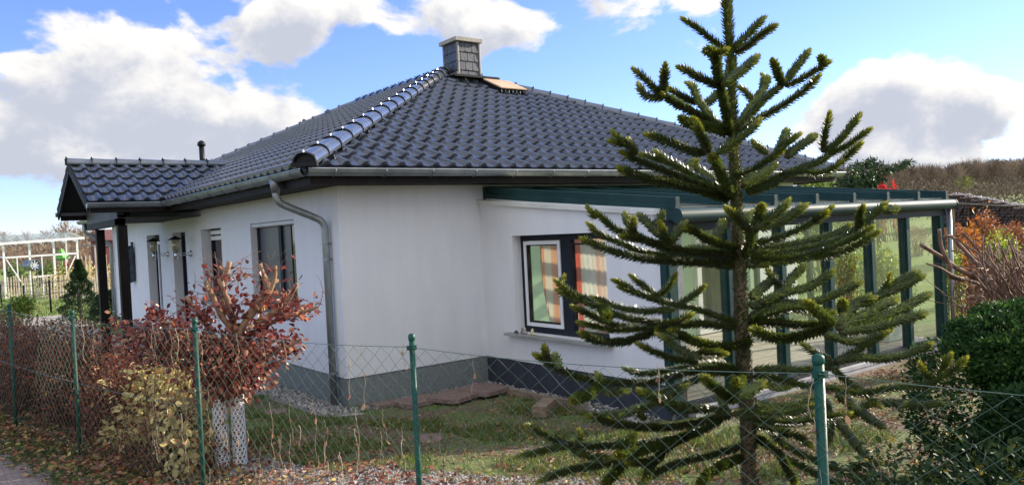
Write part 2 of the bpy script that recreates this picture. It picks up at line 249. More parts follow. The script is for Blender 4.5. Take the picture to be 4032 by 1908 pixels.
WHORLS=[[
[(-0.258,-6.032,3.046),(-0.326,-5.996,3.091),(-0.406,-5.955,3.158),(-0.466,-5.924,3.21),(-0.515,-5.897,3.24)],
[(-0.243,-6.043,3.053),(-0.196,-6.06,3.113),(-0.124,-6.091,3.18),(-0.052,-6.122,3.249)],
[(-0.238,-6.048,3.037),(-0.244,-6.146,3.067),(-0.255,-6.241,3.102),(-0.265,-6.339,3.128)],
],[
[(-0.291,-6.017,2.574),(-0.494,-6.149,2.69),(-0.673,-6.26,2.778),(-0.793,-6.342,2.833),(-0.9,-6.417,2.879),(-0.954,-6.45,2.898)],
[(-0.907,-6.423,2.89),(-0.977,-6.445,2.897),(-1.027,-6.458,2.886)],
[(-0.904,-6.425,2.889),(-0.904,-6.46,2.895),(-0.904,-6.487,2.901)],
[(-0.694,-6.273,2.781),(-0.744,-6.259,2.793),(-0.828,-6.239,2.823),(-0.882,-6.227,2.848),(-0.935,-6.214,2.865)],
[(-0.727,-6.311,2.778),(-0.652,-6.32,2.809),(-0.562,-6.327,2.861),(-0.438,-6.337,2.941)],
[(-0.29,-6.011,2.878),(-0.148,-5.934,2.963),(-0.053,-5.874,3.029)],
[(-0.3,-6.01,2.574),(-0.378,-6.01,2.601),(-0.503,-6.014,2.653),(-0.611,-6.014,2.684),(-0.749,-6.017,2.725),(-0.856,-6.025,2.765)],
[(-0.808,-5.999,2.766),(-0.861,-5.976,2.801),(-0.915,-5.956,2.855),(-0.975,-5.933,2.906)],
[(-0.808,-5.999,2.759),(-0.834,-5.931,2.762),(-0.851,-5.882,2.79),(-0.846,-5.843,2.85)],
[(-0.813,-5.995,2.766),(-0.854,-6.033,2.819),(-0.915,-6.104,2.902)],
[(-0.31,-6.002,2.604),(-0.296,-5.912,2.662),(-0.27,-5.838,2.735),(-0.245,-5.764,2.809),(-0.203,-5.694,2.902),(-0.198,-5.642,2.939)],
[(-0.187,-5.715,2.805),(-0.27,-5.696,2.827),(-0.354,-5.68,2.863),(-0.41,-5.67,2.892)],
[(-0.202,-5.766,2.788),(-0.107,-5.75,2.82),(-0.007,-5.724,2.878)],
[(-0.305,-6.006,2.575),(-0.477,-6.052,2.591),(-0.641,-6.096,2.593),(-0.785,-6.138,2.596),(-0.904,-6.18,2.611)],
[(-0.818,-6.183,2.588),(-0.835,-6.213,2.57),(-0.896,-6.249,2.595)],
[(-0.27,-6.033,2.572),(-0.219,-6.05,2.616),(-0.139,-6.076,2.698),(-0.061,-6.103,2.773),(0.056,-6.148,2.856)],
[(0.056,-6.148,2.848),(-0.035,-6.187,2.902),(-0.157,-6.236,2.966)],
[(0.076,-6.162,2.877),(0.169,-6.174,2.966),(0.284,-6.191,3.072)],
[(0.068,-6.157,2.847),(0.106,-6.219,2.869),(0.148,-6.294,2.911),(0.193,-6.374,2.958)],
[(0.168,-6.356,2.945),(0.119,-6.379,2.958),(0.063,-6.402,2.97)],
[(-0.258,-6.041,2.572),(-0.244,-6.165,2.629),(-0.231,-6.267,2.665),(-0.222,-6.392,2.716),(-0.221,-6.487,2.763),(-0.227,-6.561,2.81)],
[(-0.264,-6.037,2.572),(-0.093,-5.978,2.677),(0.074,-5.926,2.778),(0.235,-5.881,2.875),(0.384,-5.829,2.985)],
[(0.084,-5.919,2.796),(0.074,-5.874,2.866),(0.055,-5.833,2.903)],
[(0.268,-5.868,2.904),(0.307,-5.854,2.966),(0.312,-5.837,2.994)],
],[
[(-0.3,-6.017,2.211),(-0.519,-6.138,2.29),(-0.76,-6.281,2.372),(-0.868,-6.337,2.397)],
[(-0.791,-6.268,2.426),(-0.866,-6.291,2.487),(-0.925,-6.31,2.534),(-0.956,-6.33,2.568)],
[(-0.806,-6.32,2.413),(-0.715,-6.364,2.469),(-0.635,-6.402,2.526),(-0.575,-6.428,2.58)],
[(-0.808,-6.256,2.417),(-0.903,-6.22,2.442),(-0.984,-6.191,2.476),(-1.051,-6.167,2.503),(-1.124,-6.141,2.526)],
[(-0.301,-6.014,2.315),(-0.27,-6.125,2.342),(-0.247,-6.239,2.396),(-0.233,-6.314,2.431)],
[(-0.261,-6.292,2.433),(-0.202,-6.336,2.486),(-0.149,-6.375,2.525)],
[(-0.238,-6.31,2.446),(-0.137,-6.269,2.503),(-0.024,-6.218,2.575)],
[(-0.123,-6.272,2.416),(0.029,-6.265,2.479),(0.198,-6.261,2.547)],
[(0.057,-6.031,2.46),(0.061,-5.966,2.506),(0.069,-5.913,2.552)],
[(-0.228,-6.071,2.221),(-0.105,-6.133,2.26),(0.045,-6.206,2.336),(0.195,-6.281,2.39),(0.266,-6.314,2.441)],
[(0.229,-6.287,2.443),(0.202,-6.32,2.544),(0.181,-6.371,2.662)],
[(0.241,-6.296,2.435),(0.361,-6.352,2.545),(0.464,-6.396,2.665)],
[(0.241,-6.295,2.427),(0.299,-6.393,2.47),(0.362,-6.51,2.555)],
[(-0.233,-6.067,2.236),(-0.176,-6.183,2.279),(-0.116,-6.311,2.326),(-0.049,-6.45,2.307),(-0.012,-6.545,2.361)],
[(0.017,-6.504,2.345),(0.023,-6.579,2.407),(0.029,-6.636,2.45)],
[(-0.25,-6.054,2.267),(-0.028,-6.002,2.323),(0.14,-5.967,2.366),(0.265,-5.938,2.409)],
[(-0.306,-6.012,2.204),(-0.435,-5.98,2.252),(-0.604,-5.94,2.314),(-0.769,-5.902,2.374),(-0.914,-5.871,2.425),(-1.01,-5.852,2.467)],
[(-0.945,-5.902,2.452),(-1.002,-5.885,2.505),(-1.098,-5.848,2.527)],
[(-0.991,-5.865,2.514),(-1.023,-5.841,2.544),(-1.046,-5.823,2.58)],
[(-0.956,-5.893,2.453),(-0.949,-5.862,2.502),(-0.943,-5.839,2.539)],
[(-0.313,-6.008,2.189),(-0.502,-5.988,2.237),(-0.695,-5.97,2.276),(-0.882,-5.955,2.306),(-1.038,-5.947,2.341),(-1.138,-5.945,2.371)],
[(-0.333,-5.991,2.25),(-0.392,-5.857,2.328),(-0.435,-5.752,2.405),(-0.466,-5.683,2.45),(-0.49,-5.617,2.51)],
[(-0.359,-5.782,2.349),(-0.416,-5.688,2.427),(-0.476,-5.601,2.466),(-0.528,-5.526,2.504)],
[(-0.291,-5.897,2.309),(-0.212,-5.702,2.396),(-0.185,-5.599,2.414)],
[(-0.348,-5.727,2.393),(-0.271,-5.713,2.426),(-0.211,-5.704,2.451)],
],[
[(-0.258,-6.055,1.852),(-0.378,-6.182,1.93),(-0.49,-6.284,1.996),(-0.577,-6.382,2.044),(-0.761,-6.548,2.135)],
[(-0.681,-6.423,1.994),(-0.764,-6.418,2.062),(-0.86,-6.41,2.132)],
[(-0.664,-6.435,2.019),(-0.587,-6.467,2.067),(-0.516,-6.496,2.117),(-0.478,-6.51,2.155)],
[(-0.521,-6.355,2.016),(-0.389,-6.399,2.05),(-0.298,-6.427,2.095),(-0.228,-6.449,2.13)],
[(-0.542,-6.339,2.024),(-0.512,-6.288,2.073),(-0.459,-6.275,2.106)],
[(-0.231,-6.074,1.925),(-0.136,-6.181,1.948),(-0.043,-6.288,1.999),(0.031,-6.374,2.059),(0.07,-6.423,2.114)],
[(-0.02,-6.356,2.04),(-0.035,-6.43,2.066),(-0.047,-6.461,2.086)],
[(-0.233,-6.074,1.888),(-0.006,-6.132,1.897),(0.228,-6.195,1.923),(0.402,-6.243,1.952),(0.536,-6.276,2.005)],
[(-0.241,-6.068,1.873),(-0.075,-6.167,1.863),(0.093,-6.268,1.883),(0.266,-6.369,1.932),(0.374,-6.43,2.009),(0.515,-6.508,2.122)],
[(0.339,-6.441,1.987),(0.261,-6.48,2.055),(0.213,-6.531,2.109)],
[(0.49,-6.489,2.109),(0.573,-6.491,2.084),(0.667,-6.498,2.089)],
[(-0.23,-6.076,1.843),(-0.114,-6.234,1.836),(-0.012,-6.373,1.858),(0.077,-6.501,1.916),(0.151,-6.612,1.992)],
[(-0.037,-6.348,1.845),(0.03,-6.464,1.848),(0.087,-6.57,1.9),(0.13,-6.659,1.967)],
[(-0.256,-6.058,1.808),(-0.064,-6.052,1.803),(0.159,-6.049,1.804),(0.431,-6.052,1.811),(0.571,-6.055,1.819)],
[(-0.28,-6.038,1.898),(-0.438,-6.036,1.936),(-0.583,-6.039,1.979),(-0.687,-6.047,2.025),(-0.761,-6.049,2.035)],
[(-0.47,-6.019,1.96),(-0.376,-5.974,2.008),(-0.261,-5.924,2.065)],
[(-0.264,-6.051,1.853),(-0.448,-6.015,1.878),(-0.672,-5.974,1.906),(-0.847,-5.947,1.951),(-0.976,-5.93,1.992),(-1.11,-5.911,2.016)],
[(-0.826,-6.001,1.942),(-0.887,-6.014,2.0),(-0.937,-6.04,2.069)],
[(-0.831,-5.997,1.963),(-0.758,-5.991,2.016),(-0.676,-5.987,2.069)],
[(-0.862,-5.973,2.0),(-0.832,-5.865,2.065),(-0.809,-5.76,2.126)],
[(-0.849,-5.919,2.064),(-0.801,-5.915,2.105),(-0.774,-5.911,2.132)],
[(-0.984,-5.881,1.994),(-1.023,-5.913,2.05),(-1.051,-5.953,2.104)],
[(-0.295,-6.028,1.825),(-0.458,-5.931,1.872),(-0.588,-5.854,1.888),(-0.715,-5.779,1.954),(-0.81,-5.724,2.011),(-0.911,-5.664,2.053),(-0.999,-5.616,2.152)],
[(-1.001,-5.616,2.116),(-1.022,-5.599,2.147),(-1.038,-5.586,2.184)],
[(-0.801,-5.705,2.018),(-0.752,-5.611,2.101),(-0.729,-5.57,2.14)],
[(-0.472,-5.894,1.844),(-0.577,-5.747,1.88),(-0.663,-5.627,1.909),(-0.735,-5.522,1.967),(-0.804,-5.422,2.026),(-0.838,-5.363,2.091)],
[(-0.309,-6.019,1.796),(-0.481,-5.947,1.829),(-0.628,-5.886,1.846),(-0.81,-5.813,1.872),(-0.953,-5.757,1.91),(-1.072,-5.711,1.959),(-1.176,-5.673,2.007)],
[(-0.269,-6.047,1.868),(-0.204,-5.822,1.896),(-0.162,-5.642,1.904),(-0.139,-5.518,1.896)],
],[
[(-0.318,-6.017,1.478),(-0.411,-5.92,1.527),(-0.486,-5.842,1.568),(-0.562,-5.764,1.587),(-0.637,-5.686,1.628),(-0.713,-5.607,1.67),(-0.774,-5.544,1.704)],
[(-0.709,-5.593,1.684),(-0.761,-5.553,1.725),(-0.802,-5.522,1.747)],
[(-0.585,-5.688,1.623),(-0.616,-5.599,1.692),(-0.645,-5.515,1.762)],
[(-0.609,-5.67,1.632),(-0.564,-5.733,1.684),(-0.544,-5.779,1.766)],
[(-0.508,-5.747,1.581),(-0.44,-5.797,1.622),(-0.37,-5.849,1.686)],
[(-0.592,-5.809,1.569),(-0.675,-5.665,1.556),(-0.744,-5.546,1.572),(-0.789,-5.465,1.603),(-0.842,-5.368,1.646)],
[(-0.32,-6.017,1.441),(-0.488,-5.932,1.477),(-0.661,-5.846,1.49),(-0.797,-5.778,1.516),(-0.931,-5.712,1.555),(-1.064,-5.648,1.623),(-1.163,-5.603,1.688),(-1.247,-5.562,1.722)],
[(-1.177,-5.617,1.661),(-1.224,-5.579,1.728),(-1.267,-5.546,1.78)],
[(-1.104,-5.672,1.642),(-1.153,-5.57,1.679),(-1.2,-5.473,1.719)],
[(-1.192,-5.478,1.766),(-1.174,-5.492,1.779),(-1.167,-5.496,1.797)],
[(-1.037,-5.66,1.607),(-1.177,-5.837,1.616),(-1.396,-6.079,1.619)],
[(-0.668,-5.754,1.47),(-0.764,-5.642,1.459),(-0.861,-5.53,1.462),(-0.929,-5.451,1.487),(-0.978,-5.394,1.508)],
[(-0.638,-5.776,1.468),(-0.732,-5.762,1.449),(-0.915,-5.737,1.418),(-1.046,-5.718,1.426),(-1.147,-5.704,1.451),(-1.241,-5.697,1.497)],
[(-0.684,-5.617,1.463),(-0.828,-5.551,1.483),(-0.935,-5.505,1.536),(-1.069,-5.448,1.614)],
[(-0.531,-5.857,1.484),(-0.741,-5.917,1.504),(-0.941,-5.986,1.496)],
[(-0.929,-5.994,1.516),(-0.916,-6.1,1.542),(-0.912,-6.194,1.591)],
[(-0.293,-6.038,1.402),(-0.311,-6.094,1.364),(-0.533,-6.096,1.364),(-0.734,-6.103,1.412),(-0.879,-6.115,1.465),(-1.0,-6.129,1.514)],
[(-0.97,-6.152,1.485),(-1.003,-6.085,1.477),(-1.016,-6.054,1.49)],
[(-0.948,-6.044,1.467),(-0.886,-6.057,1.406),(-0.79,-6.086,1.355),(-0.679,-6.124,1.337)],
[(-0.812,-6.148,1.378),(-0.815,-6.235,1.38),(-0.82,-6.329,1.389)],
[(-0.658,-6.015,1.288),(-0.769,-5.931,1.316),(-0.847,-5.872,1.357),(-0.921,-5.815,1.407)],
[(-0.249,-6.07,1.459),(-0.272,-6.281,1.482),(-0.301,-6.458,1.483),(-0.337,-6.629,1.498)],
[(-0.326,-6.637,1.511),(-0.526,-6.684,1.587),(-0.695,-6.732,1.656)],
[(-0.354,-6.617,1.486),(-0.474,-6.604,1.473),(-0.629,-6.588,1.464),(-0.777,-6.574,1.488),(-0.916,-6.567,1.541)],
[(-0.316,-6.645,1.503),(-0.159,-6.634,1.553),(-0.009,-6.624,1.606)],
[(-0.085,-6.63,1.579),(-0.013,-6.648,1.608),(0.047,-6.666,1.61)],
[(-0.312,-6.648,1.483),(-0.084,-6.662,1.519),(0.095,-6.673,1.557),(0.239,-6.686,1.582)],
[(-0.302,-6.656,1.463),(-0.117,-6.713,1.465),(0.092,-6.777,1.487),(0.263,-6.831,1.51)],
[(-0.071,-6.58,1.465),(0.215,-6.607,1.477),(0.46,-6.63,1.519),(0.693,-6.653,1.573)],
[(0.263,-6.455,1.538),(0.433,-6.496,1.583),(0.583,-6.535,1.617),(0.77,-6.584,1.672)],
[(0.464,-6.48,1.587),(0.611,-6.523,1.653),(0.746,-6.565,1.697)],
[(0.464,-6.48,1.587),(0.497,-6.504,1.638),(0.512,-6.514,1.698)],
[(-0.09,-6.564,1.528),(-0.188,-6.616,1.575),(-0.279,-6.671,1.62)],
[(0.09,-6.327,1.378),(0.318,-6.39,1.31),(0.46,-6.431,1.326),(0.613,-6.471,1.38)],
[(-0.25,-6.067,1.57),(-0.017,-6.111,1.557),(0.233,-6.163,1.543),(0.446,-6.206,1.58),(0.656,-6.248,1.635)],
[(-0.196,-6.107,1.581),(0.014,-6.138,1.623),(0.223,-6.174,1.645),(0.433,-6.203,1.723)],
[(-0.0,-6.129,1.609),(0.142,-6.09,1.688),(0.335,-6.066,1.761)],
[(0.189,-6.021,1.636),(0.175,-5.951,1.675),(0.186,-5.892,1.754)],
[(-0.236,-6.077,1.614),(0.027,-5.971,1.648),(0.315,-5.865,1.687)],
[(-0.261,-6.061,1.474),(-0.146,-6.032,1.505),(-0.003,-6.004,1.535)],
[(-0.25,-6.069,1.451),(-0.191,-6.186,1.518),(-0.132,-6.297,1.547),(-0.079,-6.399,1.54),(-0.041,-6.476,1.526)],
[(-0.254,-6.066,1.489),(-0.104,-6.127,1.544),(0.049,-6.194,1.524),(0.127,-6.227,1.488)],
],[
[(-0.315,-6.026,1.196),(-0.393,-5.943,1.228),(-0.5,-5.834,1.217),(-0.604,-5.728,1.198),(-0.708,-5.622,1.186),(-0.774,-5.553,1.219)],
[(-0.303,-6.034,1.18),(-0.478,-5.955,1.22),(-0.66,-5.875,1.201),(-0.841,-5.797,1.176),(-1.015,-5.72,1.194),(-1.151,-5.661,1.222),(-1.252,-5.619,1.261),(-1.339,-5.584,1.312),(-1.399,-5.562,1.36),(-1.445,-5.545,1.392)],
[(-1.381,-5.594,1.347),(-1.411,-5.602,1.393),(-1.433,-5.616,1.442)],
[(-1.339,-5.627,1.309),(-1.319,-5.584,1.337),(-1.293,-5.535,1.371)],
[(-1.166,-5.759,1.222),(-1.152,-5.735,1.245),(-1.146,-5.71,1.262)],
[(-1.166,-5.758,1.215),(-1.335,-5.869,1.209),(-1.619,-6.043,1.242)],
[(-1.104,-5.681,1.188),(-1.034,-5.686,1.142),(-0.905,-5.707,1.131)],
[(-0.327,-6.016,1.189),(-0.374,-5.869,1.164),(-0.41,-5.752,1.11),(-0.449,-5.632,1.055),(-0.49,-5.521,1.015)],
[(-0.293,-6.043,1.157),(-0.582,-6.216,1.153),(-0.847,-6.376,1.158)],
[(-0.847,-6.376,1.165),(-0.987,-6.397,1.248),(-1.116,-6.421,1.327)],
[(-0.841,-6.38,1.171),(-0.953,-6.485,1.248),(-1.068,-6.583,1.321)],
[(-0.831,-6.388,1.17),(-0.696,-6.374,1.178),(-0.539,-6.357,1.201)],
[(-0.85,-6.375,1.107),(-0.931,-6.313,1.118),(-1.018,-6.248,1.13),(-1.109,-6.178,1.168),(-1.174,-6.129,1.205),(-1.216,-6.096,1.233)],
[(-0.638,-6.16,1.057),(-0.605,-6.128,1.075),(-0.577,-6.08,1.091)],
[(-0.806,-6.346,1.075),(-0.727,-6.421,1.085),(-0.636,-6.508,1.076),(-0.554,-6.586,1.086),(-0.495,-6.642,1.117)],
[(-0.245,-6.078,1.192),(-0.111,-6.157,1.188),(0.023,-6.236,1.17),(0.16,-6.316,1.189),(0.252,-6.368,1.234),(0.352,-6.425,1.286),(0.483,-6.499,1.359)],
[(0.141,-6.369,1.219),(0.268,-6.415,1.228),(0.436,-6.478,1.204),(0.61,-6.543,1.209),(0.792,-6.609,1.261)],
[(0.118,-6.351,1.228),(0.088,-6.266,1.261),(0.07,-6.188,1.324)],
[(-0.253,-6.073,1.155),(-0.161,-6.188,1.14),(-0.077,-6.296,1.103),(0.008,-6.402,1.089),(0.109,-6.534,1.061),(0.211,-6.664,1.09),(0.31,-6.792,1.105),(0.379,-6.885,1.169),(0.427,-6.96,1.253)],
[(0.403,-6.819,1.136),(0.429,-6.837,1.205),(0.466,-6.864,1.26)],
[(0.385,-6.806,1.116),(0.348,-6.776,1.161),(0.328,-6.76,1.219)],
[(0.116,-6.35,1.191),(0.145,-6.409,1.119),(0.192,-6.488,1.048),(0.238,-6.572,0.965)],
[(-0.218,-6.099,1.138),(-0.019,-6.061,1.057),(0.19,-6.034,1.028)],
[(-0.26,-6.07,1.0),(-0.114,-6.103,0.957),(0.074,-6.149,0.946),(0.222,-6.184,0.964)],
],[
[(-0.359,-5.997,0.939),(-0.59,-5.941,0.928),(-0.781,-5.896,0.93),(-0.966,-5.855,0.958),(-1.116,-5.823,0.997),(-1.292,-5.792,1.071)],
[(-1.115,-5.675,1.025),(-0.97,-5.677,0.999),(-0.857,-5.679,1.001),(-0.778,-5.679,1.01)],
[(-0.832,-5.765,0.955),(-0.848,-5.731,1.002),(-0.779,-5.757,1.038),(-0.636,-5.814,1.083),(-0.559,-5.843,1.124)],
[(-0.712,-5.98,1.021),(-0.922,-5.999,1.108),(-1.03,-6.012,1.159),(-1.143,-6.027,1.205)],
[(-0.405,-5.963,0.919),(-0.522,-5.916,0.867),(-0.662,-5.857,0.84),(-0.826,-5.787,0.832),(-0.985,-5.719,0.841),(-1.143,-5.653,0.85),(-1.271,-5.599,0.872),(-1.357,-5.566,0.92),(-1.432,-5.538,0.972),(-1.497,-5.513,1.009)],
[(-1.32,-5.649,0.891),(-1.4,-5.589,0.875),(-1.471,-5.535,0.859),(-1.543,-5.482,0.845)],
[(-1.299,-5.664,0.895),(-1.269,-5.687,0.919),(-1.271,-5.685,0.966)],
[(-1.317,-5.652,0.875),(-1.281,-5.725,0.846),(-1.243,-5.797,0.836),(-1.21,-5.858,0.842)],
[(-1.109,-5.808,0.878),(-1.195,-5.969,0.931),(-1.321,-6.146,1.037)],
[(-0.565,-5.844,0.829),(-0.849,-5.917,0.856),(-1.121,-5.998,0.886),(-1.278,-6.05,0.909),(-1.397,-6.091,0.943)],
[(-0.519,-5.878,0.86),(-0.736,-5.886,0.838),(-0.879,-5.906,0.796),(-0.981,-5.927,0.759),(-1.071,-5.966,0.706)],
[(-0.324,-6.027,0.753),(-0.502,-5.961,0.727),(-0.676,-5.897,0.713),(-0.792,-5.856,0.692),(-0.88,-5.827,0.662),(-0.953,-5.806,0.622)],
[(-0.843,-5.885,0.768),(-0.969,-5.859,0.764),(-1.072,-5.838,0.782)],
[(-1.031,-5.744,0.764),(-1.147,-5.69,0.752),(-1.272,-5.631,0.746),(-1.372,-5.585,0.727),(-1.462,-5.545,0.702)],
[(-0.931,-5.695,0.722),(-1.054,-5.743,0.716),(-1.155,-5.792,0.702),(-1.249,-5.831,0.702)],
[(-0.327,-6.026,0.686),(-0.574,-6.083,0.707),(-0.764,-6.137,0.714),(-0.923,-6.203,0.699)],
[(-0.493,-6.146,0.98),(-0.435,-6.285,0.963),(-0.372,-6.44,0.97),(-0.324,-6.561,1.001),(-0.281,-6.68,1.039)],
[(-0.29,-6.05,0.883),(-0.272,-6.208,0.869),(-0.262,-6.347,0.856),(-0.269,-6.443,0.819)],
[(0.071,-6.32,1.008),(0.096,-6.341,0.918),(0.097,-6.343,0.807),(0.063,-6.32,0.721)],
[(0.266,-6.344,0.88),(0.394,-6.41,0.928),(0.578,-6.508,0.918),(0.689,-6.567,0.9),(0.824,-6.639,0.895)],
[(0.498,-6.518,0.934),(0.521,-6.536,0.91),(0.546,-6.555,0.931)],
[(-0.198,-6.121,0.848),(-0.134,-6.207,0.741),(-0.042,-6.317,0.67),(0.065,-6.444,0.601),(0.172,-6.569,0.55),(0.307,-6.723,0.549),(0.361,-6.785,0.59),(0.387,-6.817,0.617)],
[(0.442,-6.61,0.496),(0.399,-6.766,0.559),(0.346,-6.911,0.647)],
[(-0.133,-6.173,0.679),(-0.061,-6.276,0.612),(0.009,-6.378,0.545),(0.058,-6.445,0.529)],
[(0.158,-6.263,0.851),(0.232,-6.319,0.846),(0.308,-6.376,0.879)],
[(0.133,-6.366,1.029),(0.239,-6.38,0.957),(0.416,-6.403,0.835),(0.535,-6.424,0.769)],
[(0.125,-6.363,0.873),(0.211,-6.387,0.769),(0.297,-6.412,0.663),(0.382,-6.438,0.566)],
[(0.077,-6.457,0.619),(0.099,-6.539,0.649),(0.118,-6.612,0.678)],
[(-0.232,-6.094,0.896),(-0.089,-6.152,0.86),(0.029,-6.2,0.865),(0.123,-6.236,0.9)],
[(-0.251,-6.081,0.797),(-0.29,-6.232,0.76),(-0.363,-6.358,0.697),(-0.432,-6.448,0.646)],
]]
# ------------------------------------------------------------------ ground
def axis_vals(a,b,fine0,fine1,fs):
    v=list(np.arange(fine0,fine1+1e-6,fs));x=fine0;s=fs
    while x>a: s*=1.3;x-=s;v.insert(0,max(x,a))
    x=fine1;s=fs
    while x<b: s*=1.3;x+=s;v.append(min(x,b))
    return np.array(v)
def sheet(xs,ys,dz,mask=None):
    X,Y=np.meshgrid(xs,ys,indexing='ij');Z=gz(X,Y)+dz
    V=np.stack([X,Y,Z],-1).reshape(-1,3);n=len(ys)
    F=[]
    for i in range(len(xs)-1):
        for j in range(n-1):
            if mask is None or mask((xs[i]+xs[i+1])/2,(ys[j]+ys[j+1])/2):
                F.append((i*n+j,(i+1)*n+j,(i+1)*n+j+1,i*n+j+1))
    m=MB();m.add(V,F);return m
def groundmat():
    m,nt,b=newmat('garden_soil_and_grass')
    f1=noise_fac(nt,1.6,6); f2=noise_fac(nt,18,5)
    a=ramp(nt,f2,[(.3,(.07,.048,.032)),(.7,(.19,.135,.09))])
    g=ramp(nt,f2,[(.3,(.06,.09,.02)),(.7,(.15,.19,.05))])
    # open meadow further out is greener than the bed by the fence
    tc=N(nt,'ShaderNodeTexCoord');sp=N(nt,'ShaderNodeSeparateXYZ');nt.links.new(tc.outputs['Object'],sp.inputs[0])
    mr=N(nt,'ShaderNodeMapRange');mr.inputs['From Min'].default_value=6;mr.inputs['From Max'].default_value=16;nt.links.new(sp.outputs[1],mr.inputs[0])
    mr2=N(nt,'ShaderNodeMapRange');mr2.inputs['From Min'].default_value=8;mr2.inputs['From Max'].default_value=14;nt.links.new(sp.outputs[0],mr2.inputs[0])
    mxx=N(nt,'ShaderNodeMath',operation='MAXIMUM');nt.links.new(mr.outputs[0],mxx.inputs[0]);nt.links.new(mr2.outputs[0],mxx.inputs[1])
    ad=N(nt,'ShaderNodeMath',operation='ADD',use_clamp=True)
    rr=N(nt,'ShaderNodeMapRange');rr.inputs['From Min'].default_value=.42;rr.inputs['From Max'].default_value=.58;nt.links.new(f1,rr.inputs[0])
    nt.links.new(rr.outputs[0],ad.inputs[0]);nt.links.new(mxx.outputs[0],ad.inputs[1])
    mx=N(nt,'ShaderNodeMix',data_type='RGBA');nt.links.new(ad.outputs[0],mx.inputs['Factor']);nt.links.new(a,mx.inputs['A']);nt.links.new(g,mx.inputs['B'])
    far=ramp(nt,f2,[(.3,(.13,.19,.035)),(.7,(.24,.30,.06))])
    m2=N(nt,'ShaderNodeMix',data_type='RGBA');nt.links.new(mxx.outputs[0],m2.inputs['Factor']);nt.links.new(mx.outputs['Result'],m2.inputs['A']);nt.links.new(far,m2.inputs['B'])
    nt.links.new(m2.outputs['Result'],b.inputs['Base Color']);b.inputs['Roughness'].default_value=.95
    bp=N(nt,'ShaderNodeBump');bp.inputs['Strength'].default_value=.8;bp.inputs['Distance'].default_value=.03;nt.links.new(f2,bp.inputs['Height']);nt.links.new(bp.outputs[0],b.inputs['Normal'])
    return m
xs=axis_vals(-500,900,-7,14,.35);ys=axis_vals(-300,900,-10,22,.35)
struct(sheet(xs,ys,0).build('ground',groundmat(),smooth=True))
def brickmat():
    m,nt,b=newmat('path_paving')
    tc=N(nt,'ShaderNodeTexCoord');br=N(nt,'ShaderNodeTexBrick');br.inputs['Scale'].default_value=5
    br.inputs['Color1'].default_value=(.20,.15,.125,1);br.inputs['Color2'].default_value=(.27,.21,.18,1);br.inputs['Mortar'].default_value=(.06,.05,.04,1)
    br.inputs['Mortar Size'].default_value=.012
    nt.links.new(tc.outputs['Object'],br.inputs[0]);nt.links.new(br.outputs[0],b.inputs['Base Color']);b.inputs['Roughness'].default_value=.9;return m
def fdist(x,y): return (x-FA[0])*FN[0]+(y-FA[1])*FN[1]
xs2=np.arange(-7.2,-1.2,.1);ys2=np.arange(-9.9,6,.25)
struct(sheet(xs2,ys2,.006,lambda x,y:-3.4<fdist(x,y)<-.5).build('path',brickmat(),smooth=True))
gravm=simple('driveway_gravel',(.26,.23,.20),(.42,.38,.33),scale=30,rough=.95,bump=.5)
struct(sheet(np.arange(-3,-.05,.3),np.arange(6.2,21.5,.4),.006).build('driveway',gravm,smooth=True))
bedm=simple('gravel_bed_base',(.16,.14,.13),(.34,.31,.29),scale=45,rough=.95,bump=.8,bscale=80)
def bed(x,y):
    f=fdist(x,y); return (.05<f<(min(2.5,1.5+max(0,-3.6-y)*.9) if y<-3 else .9-.1*(y+3))) and -8.5<y<-1.2
struct(sheet(np.arange(-3.2,2.2,.08),np.arange(-8.6,-1.2,.12),.006,bed).build('gravel_bed',bedm,smooth=True))
struct(sheet(np.arange(-.5,0.01,.1),np.arange(-.5,5.2,.3),.006).build('gravel_strip',bedm,smooth=True))

def scatter(n,fn):
    """rejection sample points by fn(x,y)->prob inside its box"""
    (x0,x1,y0,y1),f=fn;out=[]
    while len(out)<n:
        X=RNG.uniform(x0,x1,n);Y=RNG.uniform(y0,y1,n);P=f(X,Y)
        k=RNG.uniform(size=n)<P;out+=list(zip(X[k],Y[k]))
    return np.array(out[:n])
ICO_V=np.array([(1,0,0),(-1,0,0),(0,1,0),(0,-1,0),(0,0,1),(0,0,-1),(.6,.6,.5),(-.6,.6,.5),(.6,-.6,.5),(-.6,-.6,.5)])
OCT_F=[(0,2,4),(2,1,4),(1,3,4),(3,0,4),(2,0,5),(1,2,5),(3,1,5),(0,3,5)]
def stones(name,pts,s0,s1,label):
    n=len(pts);m=MB()
    s=RNG.uniform(s0,s1,n);R_=rotmats(RNG.normal(size=(n,3)))*np.stack([s*RNG.uniform(.8,1.3,n),s,s*.7],1)[:,None,:]
    L=np.column_stack([pts,gz(pts[:,0],pts[:,1])+s*.35+.004])
    m.inst(ICO_V[:6],OCT_F,R_,L,RNG.uniform(0,1,n))
    return struct(m.build(name,M['stone'],smooth=False),'stuff',label)
fd=lambda X,Y:(X-FA[0])*FN[0]+(Y-FA[1])*FN[1]
P1=scatter(13000,((-3,1.2,-7.8,-1.3),lambda X,Y:((fd(X,Y)>.03)&(fd(X,Y)<np.where(Y<-3,np.minimum(2.5,1.5+np.maximum(0,-3.6-Y)*.9),.9-.1*(Y+3))))*1.0))
stones('gravel',P1,.007,.019,'pale grey gravel in the bed behind the fence')
P2=scatter(2600,((-.42,2.1,-3.2,4.5),lambda X,Y:(((X<-.02)&(Y>-.3))|((Y<-.02)&(Y>-.32)&(X>-.1))|((X>1.8)&(Y<0)))*1.0))
stones('gravel.001',P2,.012,.03,'coarse gravel strip along the house plinth')
